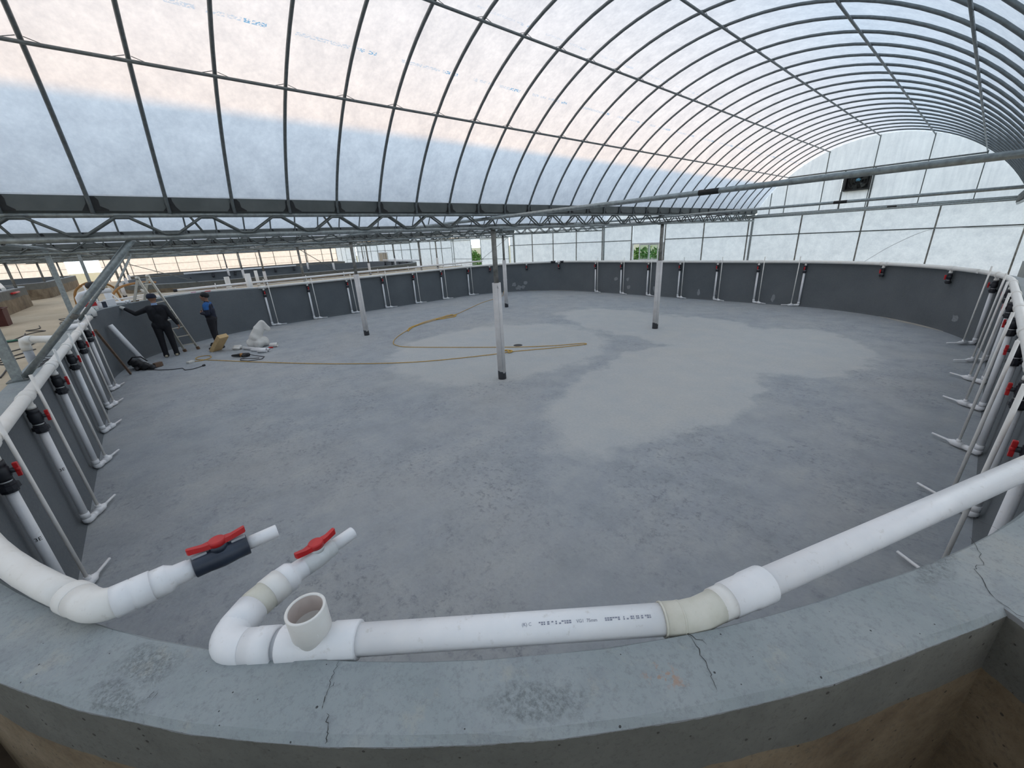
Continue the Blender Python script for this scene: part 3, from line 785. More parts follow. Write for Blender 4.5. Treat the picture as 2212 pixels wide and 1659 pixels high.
column(-11.6, 4.37, 0, 'white sleeved column left of the yellow rope', 'columns in the tank')
column(-5.4, 9.80, 0, 'white sleeved column in front of the gable window', 'columns in the tank')
column(-11.8, 10.05, 0, 'farthest white sleeved column, half hidden behind the nearest one', 'columns in the tank', r=.07)
column(-17.8, 4.6, GZ, 'bare steel post rising just behind the back rim', 'posts behind the tank', False)
n = 0
for x in (-24.0, -30.2, -36.4):
    for y in (-1.0, 4.4, 9.9, 14.6):
        column(x, y, GZ, 'distant slim column at the next tank, %s row behind the back rim, %s towards the gable' % (ORD[int((-x-24)/6)], ORD[int((y+1)/5)]), 'distant columns', True, Z(-.82), .07)
for x in (-17.8,):
    for y in (9.9, 14.6): column(x, y, GZ, 'steel post behind the far part of the back rim, '+('nearer one' if y < 12 else 'the one by the gable'), 'posts behind the back rim', False)
for k, x in enumerate((-12.0, -18.2, -24.4, -30.6, -36.8)):
    column(x, -3.95, Z(-.74), 'steel post standing on the tank rim across the aisle, %s from the left' % ORD[k], 'posts across the aisle', False)
# braced posts on the left rim
for k, (x, y, bx, by) in enumerate(((-6.30, -1.285, -5.5, -.03), (-11.75, -1.34, -11.6, -.20), (-17.8, -1.4, -17.8, -.25))):
    zb = RIM if k < 2 else GZ
    t = thing('braced_post', ['square galvanised post with diagonal brace, nearest on the left rim', 'square galvanised post with diagonal brace, middle one on the left rim', 'square galvanised post with brace beyond the left rim corner'][k], 'post', (x, y, zb), 0, 'braced posts along the left rim')
    bm = NB(); bar(bm, (x, y, zb+.012), (x, y, Z(.26)), .075, .075); obj('post', bm, 'steel', t)
    bm = NB(); box(bm, (x, y-.0, zb+.007), (.17, .15, .012), None, .002); obj('base_plate', bm, 'steel_dark', t)
    bm = NB(); tube(bm, [(x+.02, y+.06, zb+.04), (bx, by, Z(.20))], .030, 12); b = obj('brace', bm, 'steel', t)
    m = Vector((x+.02, y+.06, zb+.04)).lerp(Vector((bx, by, Z(.17))), .47); d = (Vector((bx, by, Z(.17)))-Vector((x, y, zb))).normalized()
    bm = NB(); tube(bm, [m-d*.03, m+d*.03], .0325, 12); obj('joint_band', bm, 'rust_steel', b)
# thin diagonal rods
for k, (a, b) in enumerate((((-17.8, 4.6, Z(.15)), (-17.3, 6.0, Z(-1.0))), ((-24.0, -1.0, Z(.1)), (-18.5, 1.6, Z(-.98))))):
    bm = NB(); tube(bm, [a, b], .013, 6); tag(obj('stay_rod', bm, 'steel_dark'), ['dark thin stay rod slanting down from the bare post', 'dark thin stay rod slanting behind the ladder'][k], 'rod')

# ================================================================== PIPEWORK
HZ = Z(-1.07); HO = -.062                    # headers: height and distance inside the wall
RP = .0445
def header(name, label, pts, tees, ends=(True, True)):
    t = thing('header_pipe', label, 'pipe', (pts[0][0], pts[0][1], HZ), 0, 'white header pipes on the tank rim')
    bm = NB(); tube(bm, pts, RP, 16); obj('pipe', bm, 'pvc_warm', t)
    for (p, d) in tees:
        p = Vector(p); d = Vector(d).normalized()
        bm = NB(); lathe(bm, p-d*.085, d, [(0, .0455), (0, .053), (.055, .053), (.06, .050), (.11, .050), (.115, .053), (.17, .053), (.17, .0455)], 16)
        obj('tee_fitting', bm, 'pvc_warm', t)
    return t
def arcs(corner, a0, a1, off, n=14): return [(*arcpt(corner, a0+(a1-a0)*i/n, off), HZ) for i in range(n+1)]

# one dropper: valve under the header, pipe down the wall, nozzle along the floor, thin riser.  Local frame: y away from the wall.
def make_drop(short=False, nd=(-.92, .39)):
    t = thing('aeration_drop' if not short else 'valve_stub', '', 'valve', (0,0,0))
    top = HZ
    bm = NB(); lathe(bm, (0,0,top), (0,0,-1), [(.03, .028), (.075, .028), (.075, .034), (.105, .034), (.105, .030), (.112, .030)], 14); obj('nipple', bm, 'pvc_warm', t)
    bm = NB(); lathe(bm, (0,0,top-.108), (0,0,-1), [(0, .040), (.035, .042), (.04, .038), (.05, .046), (.11, .046), (.12, .040), (.138, .040)], 16); v = obj('valve_body', bm, 'valve_black', t)
    hb = NB(); zc = top-.19
    lathe(hb, (0, .03, zc), (0,1,0), [(0, .018), (.035, .018)], 12)
    obj('stem', hb, 'valve_black', v)
    hb = NB(); lathe(hb, (.0, .063, zc), (0,1,0), [(0, .017), (.020, .018), (.024, .014)], 14)
    box(hb, (.0, .074, zc), (.024, .022, .10), None, .006); box(hb, (.0, .074, zc+.03), (.030, .024, .036), None, .006)
    obj('handle', hb, 'red', v)
    bm = NB(); lathe(bm, (0,0,top-.246), (0,0,-1), [(0, .033), (.012, .033)], 14); obj('ring', bm, 'pvc', t)
    bm = NB(); lathe(bm, (0,0,top-.258), (0,0,-1), [(0, .042), (.02, .044), (.022, .056), (.05, .058), (.052, .045), (.075, .042)], 12, True, False); obj('union_nut', bm, 'valve_black', t)
    if short: return t
    bm = NB(); tube(bm, [(0,0,top-.33), (0,0,.075)], .030, 14); obj('supply_pipe', bm, 'pvc', t)
    bm = NB(); lathe(bm, (0,0,.135), (0,0,-1), [(0, .030), (0, .036), (.055, .036)], 14); tube(bm, [(0,0,.085), (0,0,.055), Vector((nd[0]*.013, nd[1]*.013, .045)), Vector((nd[0]*.048, nd[1]*.048, .042))], .035, 14); obj('elbow', bm, 'pvc', t)
    d = Vector((nd[0], nd[1], 0)).normalized()
    bm = NB(); lathe(bm, (d.x*.04, d.y*.04, .042), d, [(0, .034), (.03, .034), (.03, .029), (.10, .029), (.10, .034), (.20, .034), (.225, .022), (.25, .015), (.252, .012), (.42, .011)], 14); nz = obj('nozzle', bm, 'pvc', t)
    bm = NB(); lathe(bm, (d.x*.19, d.y*.19, .05), (0,0,1), [(0, .022), (.05, .022)], 12); obj('riser_socket', bm, 'pvc', nz)
    q = Vector((d.x*.19, d.y*.19, 0))
    bm = NB(); tube(bm, [(q.x, q.y, .09), (q.x*.9, q.y*.75, RIM+.19)], .0130, 10); obj('riser', bm, 'pvc_warm', t)
    return t
protos = {'d': make_drop(), 's': make_drop(True), 'a': make_drop(False, (.62, .78)), 'b': make_drop(False, (-.62, .78)), 'r': make_drop(False, (.92, .39))}; used = {k: False for k in protos}
def place_drop(x, y, rz, label, short=False, kind='d'):
    key = 's' if short else kind; src = protos[key]
    g = 'short valve stubs under the header' if short else 'valve drop pipes around the tank wall'
    if not used[key]:
        used[key] = True; src.location = (x, y, 0); src.rotation_euler = (0,0,rz); src['label'] = label; src['group'] = g; return src
    return dup(src, (x, y, 0), rz, label, g)
tL, tB, tF, tR = [], [], [], []
LX = [-3.95, -5.26, -6.72, -8.16, -9.55, -10.9]
for k, x in enumerate(LX):
    y = Y0-HO+BLD*max(0, min(1, (X1-R-x)/(X1-X0-2*R)))
    if x > X1-R:                                                  # still on the curve
        a = -PI/2+math.asin((x-(X1-R))/R); y = arcpt('near', a, HO)[1]
    place_drop(x, y, 0, 'red handled valve with drop pipe on the left wall, %s from the camera' % ORD[k]); tL.append(((x, y, HZ), (1,0,0)))
BY = [2.82, 4.24, 5.68, 7.12, 8.54, 9.96, 11.42]
for k, y in enumerate(BY):
    x = X0-HO
    if y > Y1-R: x = arcpt('farL', PI-math.asin((y-(Y1-R))/R), HO)[0]
    place_drop(x, y, -PI/2, 'red handled valve with drop pipe on the back wall, %s from the two men' % ORD[k]); tB.append(((x, y, HZ), (0,1,0)))
FX = [-11.4, -10.05, -8.79, -7.47, -6.10, -4.79, -3.5]
for k, x in enumerate(FX):
    y = Y1+HO
    place_drop(x, y, PI, 'red handled valve with drop pipe on the wall under the gable, %s from the left' % ORD[k], False, 'r' if k == 6 else 'd'); tF.append(((x, y, HZ), (1,0,0)))
RYs = [3.42, 4.68, 6.10, 7.65, 9.0, 10.5, 11.9]
for k, y in enumerate(RYs):
    x = X1+.12+HO+.01*min(1, (y-3.3)/7.4)
    if y > Y1-R: x = arcpt('farR', math.asin((y-(Y1-R))/R), HO)[0]
    place_drop(x, y, PI/2, 'red handled valve with drop pipe on the right wall, %s from the camera' % ORD[k], False, 'b' if k > 4 else 'a'); tR.append(((x, y, HZ), (0,1,0)))
for k, (cn, a) in enumerate((('farL', 2.72), ('farL', 2.30), ('farL', 1.93), ('farR', 1.02), ('farR', .62))):
    p = arcpt(cn, a, HO)
    place_drop(p[0], p[1], a+PI/2, ['pipeless red handled valve on the far left bend, beside the farthest column', 'pipeless red handled valve on the far left bend, middle one', 'pipeless red handled valve on the far left bend, nearest the gable', 'pipeless red handled valve on the far right bend, left one', 'pipeless red handled valve on the far right bend, right one'][k], True)
    (tF).append(((p[0], p[1], HZ), (-math.sin(a), math.cos(a), 0)))
aS = -PI/2+math.asin(1.0)  # unused helper angle
# left header: from the front assembly round the near bend and along the left wall
a_end = math.atan2(-.475-3.3, -1.735+4.05); FZ = Z(-1.045)      # the front run rests on the edge of the rim
pl = [(-12.15, Y0-HO+BLD, HZ), (-8, Y0-HO+BLD*.51, HZ)]+[(*arcpt('near', -PI/2+(a_end+PI/2)*i/14, HO+.045*(i/14)**2), HZ+(FZ-HZ)*(i/14)) for i in range(15)]
hl = header('header_pipe', 'white header pipe along the left wall bending round to the dark valve in front', pl, tL)
bm = NB(); lathe(bm, (-12.1, Y0-HO+BLD, HZ), (-1,0,0), [(0, .052), (.07, .052), (.08, .045)], 16); obj('end_cap', bm, 'pvc_warm', hl)
pe = Vector(pl[-1])
# front-left outlet with slate valve
def chain(parent, name, pts, rs, mat, seg=20):
    bm = NB(); tube(bm, pts, rs, seg); return obj(name, bm, mat, parent)
def bez(a, c, b, n=9):
    a, c, b = Vector(a), Vector(c), Vector(b)
    return [a*(1-t)**2+c*(2*t*(1-t))+b*t*t for t in [i/n for i in range(n+1)]]
def collar(parent, p, d, L, r, mat='pvc_warm', name='coupling'):
    p = Vector(p); d = Vector(d).normalized(); bm = NB()
    lathe(bm, p, d, [(0, r-.006), (.001, r-.001), (.003, r), (L-.003, r), (L-.001, r-.001), (L, r-.006)], 28); return obj(name, bm, mat, parent)
fz_ = HZ-.0
d1 = (pe-Vector(pl[-2])).normalized()
d1 = Vector((d1.x, d1.y, 0)).normalized(); CX = Vector((-1.63, 0, FZ)); sL = (CX.x-pe.x)/d1.x; Cn = pe+d1*sL; c1 = Vector((-1.63, -.355, FZ))
collar(hl, pe-d1*.03, d1, .05, .0525, 'pvc_warm', 'elbow_socket')
chain(hl, 'elbow', [pe+d1*.01]+bez(Cn-d1*.062, Cn, Cn+Vector((0,.062,0)))+[c1], .0505, 'pvc_warm', 24)
vd = Vector((.0, 1, 0))
bm = NB(); lathe(bm, c1-vd*.012, vd, [(0, .046), (.001, .053), (.045, .053), (.047, .0515), (.05, .0515), (.052, .053), (.098, .053), (.10, .048)], 28); obj('coupling', bm, 'pvc', hl)
bm = NB(); lathe(bm, c1+vd*.086, vd, [(0, .050), (.04, .050), (.046, .046), (.062, .037), (.10, .036), (.102, .033), (.12, .033)], 28); obj('reducer', bm, 'pvc', hl)
vp = c1+vd*.200
bm = NB(); lathe(bm, vp, vd, [(0, .036), (.002, .0395), (.042, .0395), (.055, .041), (.085, .043), (.115, .041), (.128, .0395), (.168, .0395), (.17, .036)], 24); vb = obj('valve_body', bm, 'valve', hl)
bm = NB(); lathe(bm, vp+vd*.085+Vector((0,0,.03)), (0,0,1), [(0, .030), (.022, .028), (.024, .024)], 20); obj('stem', bm, 'valve', vb)
def lever(parent, c, d, L, H=.018):
    """winged valve handle lying along d"""
    c = Vector(c); d = Vector(d).normalized(); n = Vector((-d.y, d.x, 0)); bm = NB()
    lathe(bm, c, (0,0,1), [(0, .027), (H, .027), (H+.003, .024)], 20)
    for s in (-1, 1):
        prof = [(.018, .017, .0, H), (.045, .012, .001, H), (L*.5, .0095, .006, H+.009), (L*.5+.004, .006, .008, H+.009)]
        rows = []
        for (t_, w_, z0, z1) in prof:
            q = c+d*(s*t_); rows.append([bm.verts.new(q+n*w_+Vector((0,0,z0))), bm.verts.new(q-n*w_+Vector((0,0,z0))), bm.verts.new(q-n*w_*.8+Vector((0,0,z1))), bm.verts.new(q+n*w_*.8+Vector((0,0,z1)))])
        for A, B in zip(rows, rows[1:]):
            for j in range(4): bm.faces.new((A[j], A[(j+1) % 4], B[(j+1) % 4], B[j]))
        bm.faces.new(rows[0]); bm.faces.new(list(reversed(rows[-1])))
    return obj('handle', bm, 'red', parent)
lever(vb, vp+vd*.085+Vector((0,0,.052)), (0.0, 1, 0), .17)
bm = NB(); box(bm, vp+vd*.145+Vector((0,0,.041)), (.022, .045, .010), None, .002); box(bm, vp+vd*.025+Vector((0,0,.041)), (.022, .045, .010), None, .002); obj('stop', bm, 'pvc_grey', vb)
bm = NB(); hollow(bm, vp+vd*.16, vd, .11, .0255, .021, 22); obj('outlet', bm, 'pvc', hl)

# front main: tee, elbow, branch with white valve, pipe to the right and bend towards the right wall
P_T = Vector((-1.06, .085, Z(-1.096))); dm = Vector((.64, .768, 0)).normalized()
fm = thing('manifold_pipe', 'white manifold pipe in front with open tee and red handled white valve', 'pipe', P_T)
zF = Z(-1.096)
bm = NB(); lathe(bm, P_T+dm*.10, dm, [(0, RP), (.97, RP)], 28); pp = obj('pipe', bm, 'pvc', fm)
bm = NB(); lathe(bm, P_T-dm*.10, dm, [(0, .046), (.001, .053), (.005, .054), (.055, .054), (.060, .051), (.150, .051), (.155, .054), (.225, .054), (.229, .053), (.23, .046)], 32); te = obj('tee', bm, 'pvc', fm)
bu = Vector((.02, -.015, 1)).normalized()
bm = NB(); lathe(bm, P_T+Vector((0,0,.02)), bu, [(0, .044), (.028, .048), (.034, .054), (.118, .0545), (.120, .0535), (.120, .0475), (.117, .046), (.055, .045), (.050, .041), (.005, .040), (.004, .001)], 36); so = obj('tee_socket', bm, 'pvc_warm', te)
bm = NB(); lathe(bm, P_T+Vector((0,0,.02))+bu*.117, bu, [(0, .0459), (-.060, .0449)], 36, False); obj('socket_lining', bm, 'pvc_in', so)
cdir = Vector((-P_T.x, -P_T.y, 0)).normalized()
for (pp_, nn, rr) in ((P_T+cdir*.0535+Vector((0,0,.075)), cdir, .0085), (P_T+dm*.10+cdir*.048+Vector((0,0,.012)), cdir, .0085), (P_T+cdir*.046+Vector((0,0,.018))-dm*.01, cdir, .006), (P_T+cdir*.050+Vector((0,0,.0))-dm*.03, cdir, .006), (P_T+cdir*.050+Vector((0,0,.0))+dm*.02, cdir, .006)):
    x_, y_ = frame(nn); bm = NB(); tube(bm, [pp_+(x_*math.cos(2*PI*k/16)+y_*math.sin(2*PI*k/16))*rr for k in range(16)], .0014, 6, closed=True); obj('moulded_mark', bm, 'pvc_warm', te)
# elbow to the branch
E0 = P_T-dm*.115; K0 = E0-dm*.178; b1 = K0+Vector((-.09, .105, 0))
bm = NB(); lathe(bm, E0+dm*.03, -dm, [(0, RP), (.04, RP)], 24); obj('nipple', bm, 'pvc_grey', fm)
bd = (b1-K0).normalized()
bm = NB(); lathe(bm, E0, -dm, [(0, .047), (.001, .053), (.06, .053), (.062, .051), (.10, .051)], 28)
tube(bm, [E0-dm*.09]+bez(K0+dm*.085, K0, K0+bd*.085, 10), .0515, 26); obj('elbow', bm, 'pvc', fm)
q0 = K0+bd*.075
bm = NB(); lathe(bm, q0-bd*.01, bd, [(0, .0505), (.001, .052), (.075, .0525), (.076, .046)], 28); obj('socket', bm, 'pvc', fm)
q1 = q0+bd*.05; bd2 = Vector((-.42, .91, 0)).normalized()
bm = NB(); tube(bm, [q1, q1+bd*.03, q1+bd*.03+bd2*.05], [.0505, .051, .0505], 26); obj('bend', bm, 'pvc_beige', fm)
q2 = q1+bd*.03+bd2*.04
bm = NB(); lathe(bm, q2, bd2, [(0, .0505), (.001, .0525), (.055, .0525), (.056, .046)], 28); obj('collar', bm, 'pvc_warm', fm)
q3 = q2+bd2*.05; bd3 = Vector((-.26, .966, 0)).normalized()
bm = NB(); lathe(bm, q3, bd3, [(0, .051), (.04, .051), (.045, .048), (.06, .037), (.10, .036), (.102, .034)], 28); obj('reducer', bm, 'pvc', fm)
q4 = q3+bd3*.09
bm = NB(); lathe(bm, q4, bd3, [(0, .034), (.001, .0375), (.03, .0375), (.045, .039), (.07, .0385), (.09, .035), (.12, .033), (.121, .029)], 24); wv = obj('valve_body', bm, 'frame_white', fm)
lever(wv, q4+bd3*.06+Vector((0,0,.047)), bd3, .15)
bm = NB(); lathe(bm, q4+bd3*.06+Vector((0,0,.03)), (0,0,1), [(0, .026), (.018, .025)], 18); obj('stem', bm, 'frame_white', wv)
bm = NB(); hollow(bm, q4+bd3*.115, bd3, .095, .0250, .0205, 22); obj('outlet', bm, 'pvc', fm)
# right end: beige bend, wide coupling, long pipe to the right wall
e0 = P_T+dm*1.035; tgt = Vector((.325, 2.62, Z(-1.052)))
cA = Vector((-.29, 1.085, zF)); d2 = (tgt-cA).normalized()
bm = NB(); tube(bm, [e0, e0+dm*.07, e0+dm*.07+(dm+d2).normalized()*.05, cA], [.0475, .048, .048, .0475], 26); be = obj('bend', bm, 'pvc_beige', fm)
for q, d in ((e0, dm), (e0+dm*.055, dm)):
    bm = NB(); lathe(bm, q, d, [(0, .046), (.0005, .0492), (.006, .0492), (.0065, .046)], 26); obj('bead', bm, 'pvc_beige', be)
bm = NB(); lathe(bm, cA-d2*.045, d2, [(0, .048), (.001, .0505), (.05, .0505)], 28); obj('collar', bm, 'pvc_warm', fm)
bm = NB(); lathe(bm, cA, d2, [(0, .049), (.001, .0535), (.075, .0545), (.09, .0575), (.155, .0580), (.16, .0565), (.161, .047)], 32); obj('coupling', bm, 'pvc', fm)
L2 = (tgt-cA).length
bm = NB(); lathe(bm, cA+d2*.12, d2, [(0, RP+.001), (L2-.12, RP+.001)], 28); obj('pipe', bm, 'pvc', fm)
# stencilled line on the pipe
def wrap_text(body, size, p0, d, ang, parent, rad, spacing=1.0):
    cu = bpy.data.curves.new('txt', 'FONT'); cu.body = body; cu.size = size; cu.space_character = spacing; cu.resolution_u = 3
    o = bpy.data.objects.new('txt', cu); COL.objects.link(o)
    dg = bpy.context.evaluated_depsgraph_get(); me = bpy.data.meshes.new_from_object(o.evaluated_get(dg)); bpy.data.objects.remove(o)
    d = Vector(d).normalized(); side = d.cross(Vector((0,0,1))).normalized()
    off = root_off(parent)
    for v in me.vertices:
        a = ang+v.co.y/rad; nrm = Vector((0,0,1))*math.sin(a)+side*math.cos(a)
        v.co = Vector(p0)+d*v.co.x+nrm*(rad+.0006)-off
    me.materials.clear(); me.materials.append(M['ink']); return link('stencil', me, parent)
wrap_text('(K) C', .0125, P_T+dm*.615, dm, 1.02, pp, RP); wrap_text('VG1  75mm', .0125, P_T+dm*.775, dm, 1.02, pp, RP)
side = dm.cross(Vector((0,0,1))).normalized()                 # worn, unreadable runs of the stencil
for k, (s0, s1) in enumerate(((.665, .76), (.86, .925), (.935, .995))):
    rnd = random.Random(40+k); bm = NB(); x_ = s0
    while x_ < s1:
        wl = rnd.uniform(.003, .007)
        for (y0, y1) in ((0, .0035), (.005, .0085)):
            if rnd.random() < .82:
                q = []
                for (xx, yy) in ((x_, y0), (x_+wl, y0), (x_+wl, y1), (x_, y1)):
                    a = 1.02+yy/RP; nrm = Vector((0,0,1))*math.sin(a)+side*math.cos(a); q.append(bm.verts.new(P_T+dm*xx+nrm*(RP+.0006)))
                bm.faces.new(q)
        x_ += wl+rnd.choice((.0015, .002, .006))
    obj('stencil', bm, 'ink', pp)
hr = header('header_pipe', 'white header pipe running down the right wall', [(X1+.12+HO, 3.35, HZ), (X1+.125+HO, 6, HZ)]+arcs('farR', 0, .42, HO, 6), tR)
hf = header('header_pipe', 'white header pipe along the wall under the gable and round the far right bend', [(*arcpt('farR', .44+(PI/2-.44)*i/12, HO), HZ) for i in range(13)]+[(-9, Y1+HO, HZ)]+[(*arcpt('farL', PI/2+.30*i/4, HO), HZ) for i in range(5)], [q for q in tF if q[0][0] > -13.2])
hb = header('header_pipe', 'white header pipe along the back wall behind the columns', [(X0-HO, BY[0]-.13, HZ), (X0-HO, 7, HZ)]+[(*arcpt('farL', PI-(PI-2.02)*i/12, HO), HZ) for i in range(13)], tB+[q for q in tF if q[0][0] <= -13.2])
for k, (a, dr) in enumerate(((1.875, 1), (2.02, -1))):       # the two open ends facing each other
    p = arcpt('farL', a, HO); tg = Vector((-math.sin(a), math.cos(a), 0))*dr; par = hf if k == 0 else hb
    bm = NB(); lathe(bm, (*p, HZ), tg, [(0, .05), (.05, .05), (.05, .044), (.16, .046), (.17, .055), (.21, .055), (.21, .03)], 14); obj('end_valve', bm, 'valve_black', par)
# pipe from the front manifold joins the right header
bm = NB(); tube(bm, [tgt, tgt+d2*.35, tgt+d2*.5, (X1+.12+HO, 3.25, HZ), (X1+.12+HO, 3.42, HZ)], [.046, .046, .050, .050, .050], 18); obj('bend', bm, 'pvc_warm', fm)

# handwriting
def vtext(body, size, c, rad, ang, z, parent, mat='ink'):
    cu = bpy.data.curves.new('txt', 'FONT'); cu.body = body; cu.size = size; cu.align_x = 'CENTER'; cu.resolution_u = 3
    o = bpy.data.objects.new('txt', cu); COL.objects.link(o)
    dg = bpy.context.evaluated_depsgraph_get(); me = bpy.data.meshes.new_from_object(o.evaluated_get(dg)); bpy.data.objects.remove(o)
    off = root_off(parent)
    for v in me.vertices:
        a = ang+v.co.x/rad; v.co = Vector((c[0]+(rad+.0008)*math.cos(a), c[1]+(rad+.0008)*math.sin(a), z+v.co.y))-off
    me.materials.clear(); me.materials.append(M[mat]); return link('handwriting', me, parent)
for k in (0, 1):
    dr = [o for o in bpy.data.objects if o.get('label', '').endswith('left wall, %s from the camera' % ORD[k])][0]
    vtext('3E', .040, dr.location, .030, math.atan2(-dr.location.y, -dr.location.x), .62, dr, 'black')
col0 = [o for o in bpy.data.objects if o.get('label', '').startswith('white sleeved column standing nearest')][0]
vtext('5.', .05, col0.location, .075, math.atan2(-col0.location.y, -col0.location.x)+.3, Z(-.67)-.09, col0, 'black')
# second pipe rack outside the back rim
D2 = math.radians; rc_ = lambda a: arcpt('backL', a, .15)
t = thing('supply_pipe', 'long white pipe with short stubs raised behind the back rim', 'pipe', (-16.78, 1.0, Z(-.92)))
bm = NB(); tube(bm, [(-16.85, .55, Z(-.95)), (-16.78, 1.3, Z(-.935)), (-16.75, 6, Z(-.90)), (-16.75, 12.8, Z(-.90))], .04, 12); obj('pipe', bm, 'pvc', t)
bm = NB(); lathe(bm, (-16.85, .55, Z(-.95)), (-.1,-1,0), [(0, .045), (.05, .05), (.1, .05)], 12); obj('end_valve', bm, 'valve_black', t)
for k in range(8):
    y = 1.55+1.42*k; bm = NB(); tube(bm, [(-16.70, y, RIM+.02), (-16.76, y+.02, RIM+.27)], .013, 8); obj('stub', bm, 'pvc_warm', t)
t = thing('thin_pipe', 'thin white pipe lying along the outside of the back rim', 'pipe', (-16.55, 0, RIM))
bm = NB(); tube(bm, [(*rc_(D2(228)), RIM+.118), (*rc_(D2(218)), RIM+.118), (*rc_(D2(208)), RIM+.108), (*rc_(D2(198)), RIM+.075), (*rc_(D2(188)), RIM+.035), (-16.40, 3.6, RIM+.018), (-16.40, 12.0, RIM+.018)], .015, 8); obj('pipe', bm, 'pvc', t)
for y in (2.05, 4.9, 7.9): 
    bm = NB(); tube(bm, [(-16.43, y, RIM+.03), (-16.43, y, RIM+.10)], .014, 8); obj('stub', bm, 'pvc_warm', t)
t = thing('thin_pipe', 'thin white pipe raised behind the back rim, lower than the supply pipe', 'pipe', (-16.9, 0, RIM))
bm = NB(); tube(bm, [(-16.3, -1.3, RIM+.06), (-16.75, .6, RIM+.08), (-16.95, 3, RIM+.08), (-16.95, 12.6, RIM+.08)], .014, 8); obj('pipe', bm, 'pvc', t)
for k, (x, y, zb, zt, r, l) in enumerate(((-16.62, 2.52, RIM-.4, Z(-.60), .095, 'thick white upright pipe on the back rim beside the header end'), (-18.4, 2.12, GZ, Z(-.72), .085, 'thick white upright pipe just behind the back rim'), (-22.3, 3.75, GZ, Z(-.7), .07, 'white upright pipe farther behind the back rim'))):
    bm = NB(); lathe(bm, (x, y, zb), (0,0,1), [(0, r), (zt-zb, r), (zt-zb, r-.008), (zt-zb-.3, r-.01), (zt-zb-.3, .001)], 20); tag(obj('standpipe', bm, 'pvc_warm'), l, 'pipe', 'upright white pipes behind the rim')
# header of the next tank
t = thing('header_pipe', 'distant white header pipe with dark valves on the next tank', 'pipe', (-37.9, 2, RIM))
bm = NB(); tube(bm, [(-37.93, 1.9, RIM+.06), (-37.93, 9.4, RIM+.06)], .06, 10); obj('pipe', bm, 'pvc', t)
for k in range(6):
    bm = NB(); lathe(bm, (-37.93, 2.2+1.4*k, RIM), (0,0,-1), [(0, .05), (.22, .06), (.24, .08), (.3, .08)], 10); obj('valve', bm, 'valve_black', t)
t = thing('header_pipe', 'distant white header pipe on the far end of the next tank', 'pipe', (-30, 15.1, RIM))
bm = NB(); tube(bm, [(-33.4, 15.08, RIM+.10), (-27.2, 15.08, RIM+.10)], .05, 10); obj('pipe', bm, 'pvc', t)
for k in range(5):
    bm = NB(); lathe(bm, (-33.1+1.3*k, 15.05, RIM), (0,0,-1), [(0, .05), (.22, .06), (.24, .08), (.3, .08)], 10); obj('valve', bm, 'valve_black', t)

# ================================================================== PEOPLE (tapered limbs fused into one surface)
def capsule(bm, a, b, ra, rb, seg=14, rings=5):
    a, b = Vector(a), Vector(b); d = b-a; L = d.length; d = d.normalized() if L > 1e-6 else Vector((0,0,1)); prof = []
    for i in range(rings+1): an = PI/2*(1-i/rings); prof.append((-ra*math.sin(an), ra*math.cos(an)))
    for i in range(rings+1): an = PI/2*i/rings; prof.append((L+rb*math.sin(an), rb*math.cos(an)))
    lathe(bm, a, d, prof, seg)
def fused(segs, voxel, smooth=4):
    """segs: (a, b, ra, rb, material, squash) -> one remeshed surface, faces coloured by the nearest limb"""
    bm = NB()
    for s in segs: capsule(bm, s[0], s[1], s[2], s[3])
    me = bpy.data.meshes.new('b'); bm.to_mesh(me); bm.free()
    o = bpy.data.objects.new('b', me); COL.objects.link(o)
    m = o.modifiers.new('r', 'REMESH'); m.mode = 'VOXEL'; m.voxel_size = voxel
    m = o.modifiers.new('s', 'SMOOTH'); m.iterations = smooth; m.factor = .5
    dg = bpy.context.evaluated_depsgraph_get(); out = bpy.data.meshes.new_from_object(o.evaluated_get(dg)); bpy.data.objects.remove(o)
    mats = []
    for s in segs:
        if s[4] not in mats: mats.append(s[4])
    out.materials.clear()
    for k in mats: out.materials.append(M[k])
    pre = [(Vector(s[0]), Vector(s[1])-Vector(s[0]), s[2], s[3], mats.index(s[4])) for s in segs]
    for p in out.polygons:
        c = p.center; best = 1e9; bi = 0
        for (a, d, ra, rb, mi) in pre:
            l2 = d.length_squared; t = max(0, min(1, (c-a).dot(d)/l2)) if l2 > 1e-9 else 0
            q = (c-(a+d*t)).length-(ra+(rb-ra)*t)
            if q < best: best = q; bi = mi
        p.material_index = bi; p.use_smooth = True
    return out
def hand(wr, d, palm, th, mat, spread=.013, curl=.5, L=.085):
    """palm block and five fingers; d pointing direction, palm = palm normal, th = thumb side"""
    wr, d, palm, th = Vector(wr), Vector(d).normalized(), Vector(palm).normalized(), Vector(th).normalized(); S = []
    k = wr+d*.085
    for s in (-.028, -.009, .010, .028): S.append((wr+d*.01+th*s*.7, k+th*s, .017, .014, mat))
    for s, l in ((-.030, .062), (-.010, .078), (.010, .084), (.030, .076)):
        a = k+th*s; m = a+(d*math.cos(curl)+palm*math.sin(curl)).normalized()*l*.55; e = m+(d*math.cos(curl*2.2)+palm*math.sin(curl*2.2)).normalized()*l*.45
        S += [(a, m, .0095, .0088, mat), (m, e, .0088, .0075, mat)]
    a = wr+d*.03+th*.03; m = a+(d*.6+th*.75+palm*.2).normalized()*.045; S += [(a, m, .0125, .011, mat), (m, m+(d*.9+th*.3+palm*.3).normalized()*.035, .0105, .0085, mat)]
    return S
def person(name, label, loc, rz, build, extras, sc_=1.0):
    me = fused(build, .0085); o = link(name, me); o.location = loc; o.rotation_euler = (0, 0, rz); o.scale = (sc_, sc_, sc_); tag(o, label, 'person')
    for (n, bm, mt) in extras:
        link(n, mesh(n, bm, mt), o)
    return o
